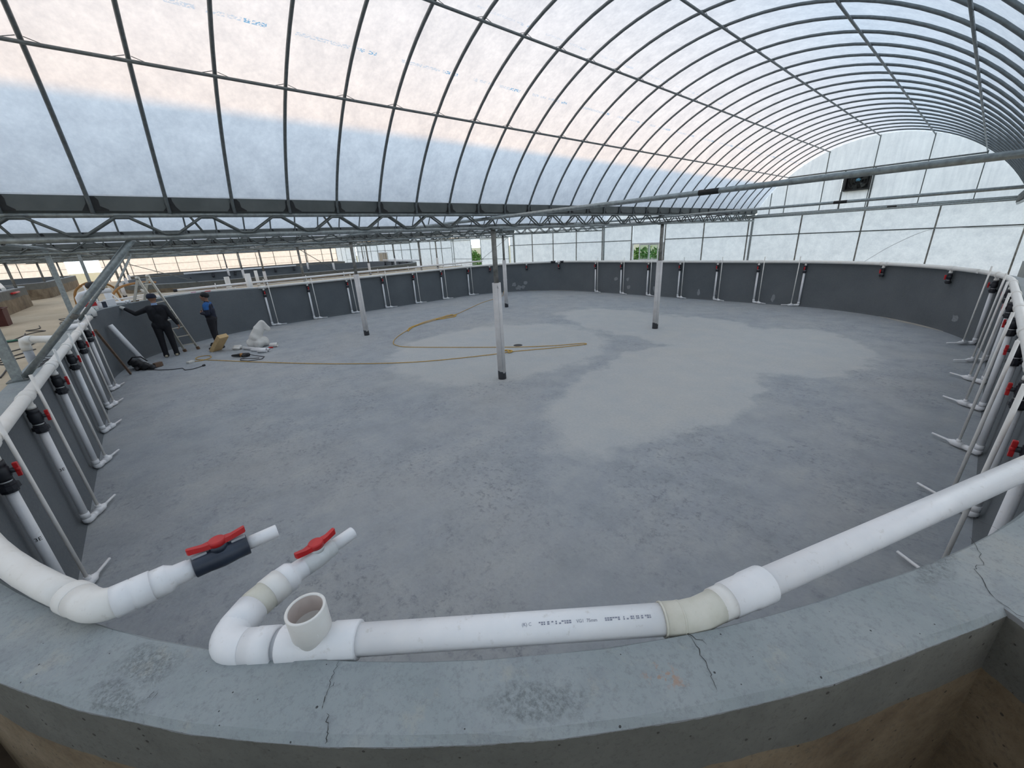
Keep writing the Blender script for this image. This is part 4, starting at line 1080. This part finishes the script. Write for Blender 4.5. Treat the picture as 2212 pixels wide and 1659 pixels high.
def legs(hipz, kz, az, fx, stance, mp, ms, toe=1):
    S = []
    for s, (fy, kx) in zip((-1, 1), stance):
        hx = s*.085; ank = Vector((s*fx, fy, az)); kn = Vector((s*(fx*.85+.01)+kx, fy*.5+.02, kz)); hp = Vector((hx, 0, hipz))
        S += [(hp, kn, .098, .068, mp), (kn, ank, .070, .055, mp), (ank, ank+Vector((0,0,-.03)), .058, .062, mp)]
        S += [(ank+Vector((0,-.03,-.045)), ank+Vector((s*.02, .15*toe, -.05)), .038, .034, ms)]
    return S
def head(z, mskin, face=1, turn=0.0, hat=None):
    c = Vector((0, .01, z)); R_ = Matrix.Rotation(turn, 3, 'Z'); f = lambda v: c+R_ @ Vector(v)
    S = [((0, -.005, z-.18), (0, .0, z-.08), .052, .050, mskin),
         (f((0, -.015, .03)), f((0, .0, -.01)), .085, .080, mskin), (f((0, .03, -.03)), f((0, .045, -.075)), .060, .040, mskin),
         (f((0, .085, .01)), f((0, .103, -.022)), .009, .013, mskin), (f((-.025, .082, -.055)), f((.025, .082, -.055)), .010, .010, mskin),
         (f((-.030, .075, .028)), f((.030, .075, .028)), .012, .012, mskin)]
    for s in (-1, 1): S.append((f((s*.080, -.01, .005)), f((s*.083, -.015, -.03)), .012, .009, mskin))
    return S, f
# man 1: back to the camera, left hand on the rim
H1 = 1.40
S, f = head(1.475, 'skin', turn=-.35)
S += legs(.80, .44, .09, .105, ((0, 0), (.03, 0)), 'cloth_black', 'sole')
S += [((-.075, 0, .82), (.075, 0, .82), .115, .115, 'cloth_black'), ((0, 0, .84), (0, 0, 1.0), .135, .140, 'cloth_black'), ((-.07, .0, 1.0), (-.075, .0, 1.18), .115, .115, 'cloth_black'),
      ((.07, .0, 1.0), (.075, .0, 1.18), .115, .115, 'cloth_black'), ((-.13, 0, 1.235), (.13, 0, 1.235), .078, .078, 'cloth_black'), ((0, 0, 1.25), (0, -.005, 1.32), .07, .055, 'cloth_black'),
      ((0, -.005, 1.325), (0, .0, 1.35), .058, .054, 'cloth_light')]
# raised left arm (local -x), hanging right arm
shL, elL, wrL = (-.175, 0, 1.22), (-.40, .06, 1.14), (-.58, .14, 1.29)
S += [(shL, elL, .066, .050, 'cloth_black'), (elL, wrL, .050, .038, 'cloth_black'), (wrL, (-.63, .15, 1.32), .040, .036, 'glove')]
S += hand((-.635, .152, 1.325), (-.85, .25, .30), (0, .3, -1), (.1, .9, .2), 'glove', curl=.45)
shR, elR, wrR = (.175, 0, 1.22), (.255, -.02, .99), (.315, .03, .80)
S += [(shR, elR, .066, .050, 'cloth_black'), (elR, wrR, .050, .038, 'cloth_black')]
S += hand((.318, .035, .79), (.12, .12, -1), (-1, .1, 0), (0, 1, .1), 'skin', curl=.6)
cap_ = NB(); c = f((0, -.012, .035)); lathe(cap_, c, (0,0,1), [(-.03, .096), (.0, .098), (.03, .094), (.06, .078), (.078, .05), (.085, .01)], 20)
cap2 = NB(); fd = Matrix.Rotation(-.35, 3, 'Z') @ Vector((0, 1, -.12)); q = c+Vector((0,0,-.015)); sd = Vector((fd.y, -fd.x, 0))
vs = [q+fd*.07+sd*.075, q+fd*.13+sd*.06, q+fd*.155, q+fd*.13-sd*.06, q+fd*.07-sd*.075]
lo = [cap2.verts.new(v) for v in vs]; hi = [cap2.verts.new(v+Vector((0,0,.008))) for v in vs]; cap2.faces.new(lo); cap2.faces.new(list(reversed(hi)))
for k in range(5): cap2.faces.new((lo[k], lo[(k+1) % 5], hi[(k+1) % 5], hi[k]))
man1 = person('person', 'person in black work clothes and dark cap, back to camera, left hand on the rim', (-13.62, -.10, .0), math.radians(84), S, [('cap', cap_, 'cloth_navy'), ('cap_peak', cap2, 'cloth_navy')], 1.03)
# man 2: side on, facing left, arms folded in front
S, f = head(1.32, 'skin', turn=0)
S += legs(.72, .40, .09, .085, ((0, 0), (.05, 0)), 'cloth_pants', 'cloth_pants')
S += [((-.06, -.01, .74), (.06, -.01, .74), .105, .105, 'cloth_pants'), ((0, 0, .80), (0, .005, .92), .125, .130, 'cloth_navy'), ((-.06, .01, .93), (-.065, .0, 1.06), .105, .100, 'cloth_navy'),
      ((.06, .01, .93), (.065, .0, 1.06), .105, .100, 'cloth_navy'), ((-.12, -.005, 1.105), (.12, -.005, 1.105), .072, .072, 'cloth_blue'), ((0, 0, 1.12), (0, 0, 1.18), .066, .054, 'cloth_navy')]
for s in (-1, 1):
    sh, elb, wr = (s*.16, 0, 1.09), (s*.215, -.02, .88), (s*.07, .16, .90)
    S += [(sh, (s*.19, -.01, 1.0), .066, .060, 'cloth_blue'), ((s*.19, -.01, 1.0), elb, .058, .050, 'cloth_navy'), (elb, wr, .048, .036, 'cloth_blue' if s > 0 else 'cloth_navy')]
    S += hand((s*.055, .168, .90), (-s*.9, .2, .1), (0, -1, 0), (0, 0, 1), 'skin', curl=.35)
hair = NB(); c = f((0, -.022, .035)); lathe(hair, c, (0, -.35, 1), [(-.055, .080), (-.03, .097), (.0, .099), (.03, .092), (.058, .072), (.074, .04), (.078, .005)], 18)
man2 = person('person', 'person in dark jacket with blue shoulders standing side on with folded arms', (-14.1, 1.0, 0), math.radians(158), S, [('hair', hair, 'hair')], 1.06)

# ================================================================== THINGS ON THE TANK FLOOR
# folding ladder: long legs in the tank, short rear legs on the rim
t = thing('folding_ladder', 'aluminium folding ladder standing over the back left rim beside the men', 'ladder', (-14.15, .38, 0))
fa, fb = Vector((-13.98, .20, .0)), Vector((-14.02, .50, .0)); ra, rb = Vector((-15.62, -.46, 0)), Vector((-15.80, -.20, 0))
apA, apB = Vector((-14.33, -.24, Z(-.42))), Vector((-14.60, -.03, Z(-.40)))
rfA, rfB = Vector((-14.42, -.47, RIM+.10)), Vector((-14.69, -.26, RIM+.10))
for (a, b) in ((fa, apA), (fb, apB)):
    bm = NB(); bar(bm, a.lerp(b, .03), b, .028, .06); obj('rail', bm, 'alu', t)
    bm = NB(); bar(bm, a, a.lerp(b, .035), .04, .075); obj('foot', bm, 'alu_grip', t)
for (a, b) in ((rfA, apA), (rfB, apB)):
    bm = NB(); bar(bm, a, b, .028, .055); obj('rear_leg', bm, 'alu', t)
for p in (apA, apB):
    bm = NB(); lathe(bm, p-Vector((.02,.03,0)), (.5,.85,0), [(0, .05), (.06, .05)], 14); obj('hinge', bm, 'alu', t)
for k in range(8):
    s = .09+k*.117; bm = NB(); bar(bm, fa.lerp(apA, s), fb.lerp(apB, s), .045, .022); obj('rung', bm, 'alu', t)
for s in (.35, .75):
    bm = NB(); bar(bm, rfA.lerp(apA, s), rfB.lerp(apB, s), .03, .02); obj('rear_rung', bm, 'alu', t)
# leaning pipe and wooden pole
bm = NB(); a, b = Vector((-12.95, -.62, .045)), Vector((-13.0, -.98, 1.06)); hollow(bm, a, b-a, (b-a).length, .055, .048, 22, .2)
tag(obj('loose_pipe', bm, 'pvc'), 'white pipe leaning against the left end of the tank wall', 'pipe')
bm = NB(); bar(bm, (-12.25, -.90, .02), (-11.1, -1.06, 1.20), .035, .045); tag(obj('wooden_pole', bm, 'wood'), 'brown wooden pole leaning behind the left wall pipes', 'pole')
# black tool bag with cord
t = thing('tool_bag', 'crumpled black tool bag on the tank floor under the leaning pipe', 'bag', (-12.62, -.72, 0))
sg = [((-12.85, -.78, .10), (-12.45, -.62, .09), .10, .085, 'black'), ((-12.8, -.85, .17), (-12.6, -.75, .17), .075, .06, 'black'), ((-12.5, -.55, .06), (-12.35, -.5, .05), .06, .05, 'black'), ((-12.78, -.6, .05), (-12.55, -.78, .05), .05, .05, 'black')]
me = fused(sg, .012, 2)
for v in me.vertices:
    v.co += Vector((math.sin(v.co.z*60), math.sin(v.co.x*70), math.sin(v.co.y*50)))*.008; v.co -= t.location
link('body', me, t)
bm = NB(); tube(bm, [(-12.72, -.9, .2), (-12.68, -.8, .30), (-12.58, -.65, .30), (-12.5, -.56, .19)], .014, 8); obj('handle', bm, 'black', t)
bm = NB(); box(bm, (-12.55, -.40, .06), (.10, .16, .10), Matrix.Rotation(.5, 3, 'Z'), .01); tag(obj('wood_block', bm, 'wood'), 'small brown wood block at the foot of the leaning pipe', 'block')
bm = NB(); tube(bm, [(-12.4, -.6, .02), (-12.1, -.40, .012), (-11.9, -.18, .012), (-11.8, .02, .012), (-11.55, .05, .012), (-11.50, .20, .012), (-11.62, .38, .012)], .009, 6)
cb = tag(obj('extension_lead', bm, 'cord'), 'dark power cord trailing from the black tool bag', 'cord')
bm = NB(); lathe(bm, (-11.62, .38, .02), (-.5, .8, 0), [(0, .015), (.03, .025), (.06, .022)], 10); obj('plug', bm, 'black', cb)
# cardboard carton standing on its corner
t = thing('carton', 'torn tan cardboard carton tilted on the floor in front of the standing person', 'box', (-13.0, 1.0, 0))
rot = Euler((.0, -.75, .55), 'XYZ').to_matrix()
bm = NB(); box(bm, (-13.15, .93, .215), (.62, .26, .11), rot, .006); obj('body', bm, 'card', t)
bm = NB(); box(bm, Vector((-13.15, .93, .215))+rot @ Vector((-.33, 0, .06)), (.09, .25, .008), rot @ Matrix.Rotation(.5, 3, 'Y')); obj('flap', bm, 'card', t)
for k, (x, y) in enumerate(((-13.6, .72), (-13.4, .83))):
    bm = NB(); tube(bm, [(x, y, .03), (x-.08, y+.10, .03), (x-.2, y+.22, .035)], [.03, .045, .035], 10); tag(obj('slipper', bm, 'black'), ['left dark slipper lying by the carton', 'right dark slipper lying by the carton'][k], 'slipper', 'dark slippers')
# white sack
sg = [((-12.85, 1.66, .13), (-12.78, 1.92, .12), .15, .14, 'sack'), ((-12.9, 1.74, .10), (-12.7, 1.78, .10), .14, .13, 'sack'), ((-12.8, 1.74, .28), (-12.8, 1.86, .46), .15, .125, 'sack'), ((-12.8, 1.86, .48), (-12.8, 1.98, .60), .125, .105, 'sack'), ((-12.8, 2.0, .58), (-12.78, 2.07, .48), .10, .085, 'sack')]
me = fused(sg, .022, 1); rnd = random.Random(2)
for v in me.vertices: v.co += Vector((math.sin(v.co.z*19+v.co.y*13), math.sin(v.co.x*17+v.co.z*14), math.sin(v.co.y*21+v.co.x*11)))*.013
for p in me.polygons: p.use_smooth = False
for v in me.vertices: v.co.z = max(v.co.z, .002)
tag(link('sack', me), 'crumpled white sack standing upright on the tank floor', 'sack')
# loose pipes beside the sack
for k, (a, b, r, l, mt) in enumerate((((-12.78, 1.40, .045), (-11.88, 1.86, .045), .042, 'long white pipe offcut on the floor in front of the sack', 'pvc'), ((-12.35, 1.52, .035), (-11.95, 1.72, .035), .035, 'short white pipe offcut beside the power tool', 'pvc'), ((-12.42, 1.98, .06), (-12.32, 2.14, .06), .058, 'stubby white pipe coupling right of the sack', 'pvc_warm'), ((-11.98, 1.60, .055), (-11.86, 1.78, .055), .055, 'white paper wrapped cup near the pipe offcuts', 'pvc'))):
    a, b = Vector(a), Vector(b); bm = NB(); hollow(bm, a, b-a, (b-a).length, r, r-.006, 18, min(.1, (b-a).length*.6)); o = tag(obj('pipe_offcut', bm, mt), l, 'pipe')
bm = NB(); tube(bm, [(-12.32, 1.92, .02), (-12.25, 2.0, .02)], .02, 8); tag(obj('red_scrap', bm, 'red'), 'small red scrap lying by the pipe coupling', 'scrap')
sg = [((-13.1, 1.25, .05), (-12.95, 1.35, .06), .05, .06, 'sack'), ((-13.0, 1.2, .04), (-12.85, 1.30, .04), .04, .04, 'sack')]
me = fused(sg, .02, 1); tag(link('plastic_bag', me), 'small crumpled clear plastic bag beside the carton', 'bag')
# power tool with cable
t = thing('power_tool', 'dark hand power tool with orange trim lying on the tank floor', 'tool', (-11.7, 1.35, 0))
bm = NB(); d = Vector((.55, .80, 0)).normalized(); p = Vector((-12.0, 1.02, .05))
lathe(bm, p, d, [(0, .015), (.03, .03), (.12, .035), (.2, .045), (.34, .05), (.42, .045), (.44, .02)], 14); obj('body', bm, 'black', t)
bm = NB(); lathe(bm, p+d*.22, d, [(0, .0475), (.06, .0515)], 14); obj('trim_ring', bm, 'orange_hose', t)
bm = NB(); box(bm, p+d*.36+Vector((.06,-.05,.0)), (.05, .16, .06), Matrix.Rotation(.6, 3, 'Z'), .012); obj('grip', bm, 'black', t)
bm = NB(); tube(bm, [p+d*.44, p+d*.55+Vector((.06,0,-.03)), (-11.35, 1.62, .012), (-11.12, 1.52, .012), (-11.2, 1.25, .012), (-11.45, 1.12, .012), (-11.62, 1.15, .012), (-11.45, 1.32, .012), (-11.3, 1.5, .012)], .009, 6); obj('cable', bm, 'cord', t)
# yellow rope
def crv(pts, n=6):
    P = [Vector(p) for p in pts]; out = []
    for i in range(len(P)-1):
        p0, p1, p2, p3 = P[max(i-1, 0)], P[i], P[i+1], P[min(i+2, len(P)-1)]
        for k in range(n):
            t = k/n; out.append(.5*((2*p1)+(p2-p0)*t+(2*p0-5*p1+4*p2-p3)*t*t+(3*p1-p0-3*p2+p3)*t**3))
    out.append(P[-1]); return out
z = .013
main = [(-12.35, .28), (-12.28, .42), (-12.45, .62), (-12.75, .62), (-12.85, .42), (-12.6, .33), (-12.2, .55), (-10.85, 1.41), (-9.17, 2.58), (-7.75, 3.9), (-6.84, 5.41), (-6.72, 5.75), (-6.2, 6.56), (-5.83, 7.2), (-5.78, 7.36), (-5.92, 7.32), (-6.34, 6.72), (-7.15, 5.95), (-9.0, 4.55), (-9.55, 4.33), (-10.0, 4.44), (-10.55, 4.85), (-11.2, 5.55), (-11.6, 6.2), (-12.15, 7.85), (-12.5, 8.5), (-13.56, 10.17), (-14.1, 11.5), (-14.55, 12.2)]
t = thing('rope', 'long yellow rope snaking across the tank floor between the columns', 'rope', (-9.17, 2.58, 0))
bm = NB(); tube(bm, crv([(x, y, z) for x, y in main], 6), .0085, 6); obj('strand', bm, 'rope', t)
rnd = random.Random(9)
for k in range(4):                                               # bunched loops
    o_ = lambda: rnd.uniform(-.09, .09)
    pts = [(-11.0+o_(), 5.45+o_(), z), (-11.35+o_(), 5.75+o_(), z+.01), (-11.75, 6.45+o_(), z+.02), (-12.05+o_(), 7.2+o_(), z+.02), (-12.1+o_(), 7.75+o_(), z+.02), (-11.85+o_(), 7.75+o_(), z), (-11.8+o_(), 7.2+o_(), z), (-11.9+o_(), 6.9, z+.02)]
    bm = NB(); tube(bm, crv(pts, 5), .0085, 6); obj('loop', bm, 'rope', t)
bm = NB(); tube(bm, crv([(-6.85, 5.55, .02), (-6.78, 5.72, .05), (-6.66, 5.66, .03), (-6.72, 5.82, .02), (-6.88, 5.75, .03)], 5), .016, 6); obj('knot', bm, 'rope', t)
bm = NB(); tube(bm, crv([(-14.55, 12.2, .02), (-14.72, 12.5, .4), (-14.78, 12.68, 1.2)], 5), .010, 6); obj('wall_end', bm, 'rope', t)
t.children[-1].name = 'rope_end'
bm = NB(); box(bm, (-12.30, .20, .025), (.10, .14, .05), Matrix.Rotation(.6, 3, 'Z'), .012); tag(obj('rope_block', bm, 'plug'), 'small white block at the left end of the yellow rope', 'block')

# ================================================================== CLUTTER ON THE LEFT RIM AND AISLE
# big white elbow pipe rising behind the left rim
t = thing('elbow_pipe', 'large white elbow pipe rising from the aisle over the left rim', 'pipe', (-8.15, -1.47, GZ))
ex = Vector((-8.15, -1.47, 0))
bm = NB(); lathe(bm, (ex.x, ex.y, GZ), (0,0,1), [(0, .046), (RIM+.10-GZ, .046)], 22); obj('standpipe', bm, 'pvc_grey', t)
hd = Vector((.40, .37, 0)).normalized(); zt = RIM+.20
bm = NB(); tube(bm, [(ex.x, ex.y, RIM+.06), (ex.x, ex.y, zt-.08), Vector((ex.x, ex.y, zt-.02))+hd*.02, Vector((ex.x, ex.y, zt))+hd*.08, Vector((ex.x, ex.y, zt))+hd*.17], .052, 24); obj('elbow', bm, 'pvc_warm', t)
bm = NB(); hollow(bm, Vector((ex.x, ex.y, zt))+hd*.15, hd, .38, .046, .040, 28, .2); obj('pipe', bm, 'pvc_warm', t)
for k, (x, y, z_, L, rz, l) in enumerate(((-10.5, -1.26, RIM+.05, .30, 1.1, 'white pipe offcut lying across the left rim in front of the middle post'), (-11.1, -1.30, RIM+.11, .14, 1.2, 'stubby white pipe piece on the left rim by the middle post'))):
    bm = NB(); d = Vector((math.cos(rz)*-1, math.sin(rz), 0)); hollow(bm, Vector((x, y, z_))-d*L/2, d, L, .05, .044, 20, .08); tag(obj('pipe_offcut', bm, 'pvc'), l, 'pipe')
# wires on the rim
for k in range(3):
    bm = NB(); tube(bm, crv([(-6.9-.2*k, -1.24, RIM+.01), (-7.1-.2*k, -1.20+.02*k, RIM+.02), (-7.3-.15*k, -1.28, RIM+.02), (-7.05-.2*k, -1.32, RIM+.01)], 5), .006, 5); tag(obj('wire', bm, 'cord'), 'dark wire scrap curled on the left rim, %s behind the nearest braced post' % ORD[k], 'wire', 'wire scraps on the left rim')
rnd = random.Random(12)
for k in range(6):
    x0, y0 = -7.0-1.7*k, -1.85-rnd.random()*.8
    pts = [(x0+rnd.uniform(-.5, .5)-.5*q, y0+rnd.uniform(-.25, .25), GZ+.012) for q in range(6)]
    bm = NB(); tube(bm, crv(pts, 4), .010, 5); tag(obj('cable', bm, 'cord'), 'dark cable lying loose on the tan aisle floor, %s from the camera' % ORD[k], 'cable', 'cables on the aisle floor')
for k, (x, y) in enumerate(((-7.5, -1.75), (-13.5, -2.6))):
    bm = NB(); poly(bm, [(x+.15*math.cos(a)*rnd.uniform(.6, 1.2), y+.10*math.sin(a)*rnd.uniform(.6, 1.2)) for a in [q*PI/4 for q in range(8)]], GZ+.002, GZ+.03); tag(obj('green_scrap', bm, 'green'), ['green scrap on the aisle floor near the elbow pipe', 'green scrap on the aisle floor farther back'][k], 'scrap')
# rust brown tub and green chair-like frame at the frame edge
t = thing('tub', 'rust brown square tub standing in the aisle at the left edge', 'tub', (-17.6, -3.50, GZ))
bm = NB(); x, y = -17.6, -3.50
pr = [(.25, 0), (.27, .44), (.29, .45), (.29, .48), (.25, .48), (.23, .03)]
rows = [[bm.verts.new((x+sx_*s, y+sy_*s, GZ+z_)) for sx_, sy_ in ((-1,-1),(1,-1),(1,1),(-1,1))] for s, z_ in pr]
for A, B in zip(rows, rows[1:]):
    for j in range(4): bm.faces.new((A[j], A[(j+1) % 4], B[(j+1) % 4], B[j]))
bm.faces.new(list(reversed(rows[0]))); bm.faces.new(rows[-1]); obj('body', bm, 'tub', t)
bm = NB(); tube(bm, [(-14.6, -3.05, GZ+.02), (-15.3, -3.15, GZ+.42)], [.10, .03], 8); tag(obj('green_cone', bm, 'green'), 'dark green plastic guard leaning in front of the rust tub', 'guard')
bm = NB(); lathe(bm, (-14.0, -3.12, GZ), (0,0,1), [(0, .16), (.26, .17), (.27, .15), (.05, .13), (.05, .001)], 16); tag(obj('bucket', bm, 'pvc_warm'), 'white bucket cut by the left edge of the picture', 'bucket')
# things set down on the corner of the rim
rc = lambda a, off=.1: arcpt('backL', a, off)
RB = RIM+.10                                                  # rim height round this bend
A_ = PI*1.28
D_ = math.radians
x, y = rc(D_(253.4), .13)
t = thing('toolbox', 'small red toolbox among the white containers on the rim corner', 'toolbox', (x, y, RB))
mr = Matrix.Rotation(.5, 3, 'Z')
bm = NB(); box(bm, (x, y, RB+.135), (.13, .19, .09), mr, .012); obj('lid', bm, 'red', t)
bm = NB(); box(bm, (x, y, RB+.045), (.13, .19, .09), mr, .010); obj('body', bm, 'pvc_warm', t)
bm = NB(); tube(bm, [(x-.04, y-.05, RB+.18), (x-.03, y-.03, RB+.205), (x+.03, y+.03, RB+.205), (x+.04, y+.05, RB+.18)], .008, 8); obj('handle', bm, 'black', t)
x, y = rc(D_(256.2), .075); bm = NB(); box(bm, (x, y, RB-.02+.04), (.20, .13, .08), Matrix.Rotation(.25, 3, 'Z'), .010); tag(obj('green_crate', bm, 'green'), 'dark green box on the rim corner below the red toolbox', 'box')
def cup(x, y, r, h, l, mt='pvc', nm='bucket'):
    bm = NB(); lathe(bm, (x, y, RB), (0,0,1), [(0, r*.85), (h, r), (h, r-.006), (.02, r*.85-.008), (.02, .001)], 18); return tag(obj(nm, bm, mt), l, 'container')
x, y = rc(D_(251.3), .06); cup(x, y, .065, .13, 'white container right of the green box on the rim', 'pvc')
x, y = rc(D_(244.6), .09); bm = NB(); box(bm, (x, y, RB+.085), (.13, .17, .17), Matrix.Rotation(.7, 3, 'Z'), .01); tag(obj('white_carton', bm, 'pvc'), 'white carton standing on the rim right of the containers', 'box')
x, y = rc(D_(247.9), .07); bm = NB(); box(bm, (x, y, RB+.07), (.05, .07, .14), Matrix.Rotation(.7, 3, 'Z'), .01); tag(obj('dark_can', bm, 'valve'), 'dark navy can beside the white carton on the rim', 'can')
x, y = rc(D_(242.5), .16); cup(x, y, .07, .30, 'tall white container behind the carton on the rim')
for k in range(2):
    x, y = rc(D_(239.8-1.6*k), .10); d = Vector((.30, .75, 0)).normalized(); bm = NB(); hollow(bm, Vector((x, y, RB+.036))-d*.25, d, .36, .034, .029, 16, .08)
    tag(obj('pipe_offcut', bm, 'pvc'), ['white pipe offcut pointing over the rim, nearer the extended glove', 'white pipe offcut pointing over the rim, nearer the ladder'][k], 'pipe', 'two pipe offcuts side by side on the rim')
x, y = rc(D_(236.9), .08); cup(x, y, .06, .08, 'low pale container on the rim left of the ladder', 'pvc_warm')
# white elbow and pipes behind the rim corner
t = thing('elbow_pipe', 'white elbow pipe standing behind the rim corner by the red toolbox', 'pipe', (-14.6, -1.75, GZ))
bm = NB(); tube(bm, [(-14.3, -1.42, GZ), (-14.3, -1.42, RIM+.32), (-14.3, -1.36, RIM+.40), (-14.28, -1.25, RIM+.43), (-14.55, -.85, RIM+.43)], .062, 16); obj('pipe', bm, 'pvc', t)
bm = NB(); lathe(bm, (-12.75, -1.22, RIM), (0,0,1), [(0, .13), (.10, .14), (.16, .12), (.2, .09), (.21, .001)], 18); tag(obj('fitting', bm, 'pvc_warm'), 'round white pipe fitting on the left rim at the end of the header', 'fitting')
for k, (a, b, r, l) in enumerate((((-14.7, -1.2, GZ), (-15.0, -1.32, Z(-.52)), .016, 'thin upright white pipe behind the red toolbox'), ((-14.1, -.62, RIM+.02), (-15.2, -1.05, Z(-.50)), .018, 'slanting thin white pipe leaning behind the rim corner'),
    ((-15.0, -1.25, Z(-.97)), (-16.6, .05, Z(-.95)), .018, 'white pipe lying behind the ladder, upper one'), ((-14.8, -1.05, Z(-1.03)), (-16.2, .1, Z(-1.02)), .018, 'white pipe lying behind the ladder, lower one'))):
    bm = NB(); tube(bm, [a, b], r, 8); tag(obj('loose_pipe', bm, 'pvc'), l, 'pipe')
x, y = -15.9, -1.25
t = thing('pump', 'small white pump head with dark motor on posts behind the rim corner', 'pump', (x, y, Z(-.62)))
bm = NB(); lathe(bm, (x-.15, y-.08, Z(-.58)), (.8, .5, .1), [(0, .05), (.05, .09), (.2, .09), (.25, .05)], 14); obj('motor', bm, 'black', t)
bm = NB(); box(bm, (x+.14, y+.2, Z(-.53)), (.16, .2, .14), Matrix.Rotation(.7, 3, 'X'), .02); obj('head', bm, 'pvc', t)
bm = NB(); tube(bm, [(x, y, GZ), (x, y, Z(-.62))], .02, 8); obj('post', bm, 'pvc', t)
for k, pts in enumerate(([(-18.6, -1.95, GZ), (-18.6, -1.9, RIM+.2), (-18.7, -1.7, RIM+.45), (-18.9, -1.4, RIM+.52), (-19.2, -1.0, RIM+.3), (-19.3, -.9, GZ)], [(-16.6, -1.05, RIM-.3), (-16.6, -1.0, RIM+.1), (-16.9, -.75, RIM+.38), (-17.6, -.3, RIM+.45), (-18.2, .1, RIM+.40)])):
    bm = NB(); tube(bm, crv(pts, 5), .032, 10); tag(obj('hose', bm, 'orange_hose'), ['orange brown hose arching behind the left post', 'orange brown hose arching behind the rim corner'][k], 'hose')
bm = NB(); tube(bm, [(-19.4, -1.2, GZ), (-19.4, -1.2, Z(-.5)), (-19.3, -1.0, Z(-.45))], .05, 8); tag(obj('loose_pipe', bm, 'pvc_beige'), 'beige upright pipe far behind the rim corner', 'pipe')
sg = [((-17.3, -.25, GZ+.1), (-17.3, -.2, Z(-1.0)), .08, .07, 'sack'), ((-17.3, -.2, Z(-1.0)), (-17.25, -.3, Z(-.86)), .06, .04, 'sack'), ((-17.3, -.05, GZ+.08), (-17.3, -.3, GZ+.1), .09, .08, 'sack')]
tag(link('plastic_sheet', fused(sg, .03, 1)), 'crumpled white plastic sheet hanging behind the ladder', 'sheet')
# small scraps on the back rim
for k, (a, mt, l) in enumerate(((D_(210.9), 'pink', 'pink scrap on the back rim right of the ladder'), (D_(205.5), 'red', 'red scrap on the back rim above the standing person'), (D_(233.3), 'wood', 'brown scrap on the rim beside the ladder legs'))):
    p = rc(a, .12); bm = NB(); poly(bm, [(p[0]+.05*math.cos(q), p[1]+.09*math.sin(q)) for q in (0, 1, 2.1, 3, 4.1, 5.2)], RIM+bump(a)-.01, RIM+bump(a)+.025); tag(obj('scrap', bm, mt), l, 'scrap')
# caution strip pieces on aisle tanks: red pipe and white curved pipes
bm = NB(); tube(bm, [(-22.5, -3.80, Z(-.86)), (-23.6, -3.80, Z(-.86))], .035, 8); tag(obj('red_pipe', bm, 'red'), 'short red pipe on the tank wall across the aisle', 'pipe')
bm = NB(); tube(bm, crv([(-25.0, -4.6, Z(-.70)), (-23.6, -4.2, Z(-.52)), (-22.6, -3.95, Z(-.70))], 6), .06, 10); tag(obj('curved_pipe', bm, 'pvc_warm'), 'white curved pipe on the rim across the aisle', 'pipe')
bm = NB(); tube(bm, [(-10.5, -3.95, Z(-.68)), (-21.5, -3.95, Z(-.68))], .05, 10); tag(obj('header_pipe', bm, 'pvc'), 'white header pipe on the tank across the aisle', 'pipe')
# electric cable on the second cross tube
bm = NB(); tube(bm, crv([(-6.6, 9.88, Z(.33)), (-5.9, 9.86, Z(.27)), (-5.0, 9.86, Z(.30)), (-4.3, 9.86, Z(.33)), (-3.9, 9.86, Z(.30)), (-4.5, 9.84, Z(.26)), (-5.6, 9.84, Z(.24))], 6), .010, 6)
tag(obj('cable', bm, 'cord'), 'dark cable looped on the second cross tube', 'cable')
bm = NB(); tube(bm, crv([(-2.3, 15.98, RIM-.05), (-1.7, 15.97, Z(-.65)), (-1.0, 15.97, Z(-.28)), (-.2, 15.97, Z(-.30)), (.9, 15.97, Z(-.31))], 6), .006, 5); tag(obj('cable', bm, 'pvc_grey'), 'thin grey cable hanging on the gable wall at the right', 'cable')

# ================================================================== OUTSIDE
def bush(c, s, n, label, seed):
    rnd = random.Random(seed); t = thing('bush', label, 'bush', c)
    bm = NB()
    for k in range(n):
        while True:
            q = Vector((rnd.uniform(-1, 1), rnd.uniform(-1, 1), rnd.uniform(0, 1)))
            if .35 < q.length < 1: break
        p = Vector(c)+Vector((q.x*s[0], q.y*s[1], q.z*s[2])); a = Vector((rnd.gauss(0,1), rnd.gauss(0,1), rnd.gauss(0,1))).normalized(); b = a.orthogonal().normalized(); l = rnd.uniform(.06, .14)
        bm.faces.new([bm.verts.new(v) for v in (p-a*l, p+b*l*.45, p+a*l, p-b*l*.45)])
    o = obj('foliage', bm, 'foliage', t); o['kind'] = 'stuff'
    bm = NB()
    for k in range(6): tube(bm, [Vector(c), Vector(c)+Vector((rnd.uniform(-.5,.5)*s[0], rnd.uniform(-.5,.5)*s[1], s[2]*.8))], [.03, .01], 5)
    obj('stems', bm, 'stem', t)
bush((-11.3, 19.2, GZ-1.0), (1.8, 1.2, 1.9), 2600, 'green bush outside the gable window', 1)
bush((-15.2, 22.4, GZ-1.0), (1.6, 1.2, 2.1), 2000, 'green bush outside the left part of the gable window', 2)
bush((-27.0, 19.4, GZ-1.0), (2.2, 1.3, 2.0), 2600, 'green bush outside the door gap', 3)
t = thing('water_tank', 'dark barrel outside beyond the door gap', 'barrel', (-33.0, 23.5, GZ-1))
bm = NB(); lathe(bm, (-33.0, 23.5, GZ-1), (0,0,1), [(0, .5), (1.4, .5), (1.42, .46), (2.3, .46), (2.35, .4), (2.36, .1)], 20); obj('body', bm, 'tank_black', t)
bm = NB(); tube(bm, [(-33, 23.5, GZ+1.3), (-33, 23.5, GZ+1.55), (-32.4, 23.5, GZ+1.6)], .08, 8); obj('spout', bm, 'black', t)
bpy.context.view_layer.update()
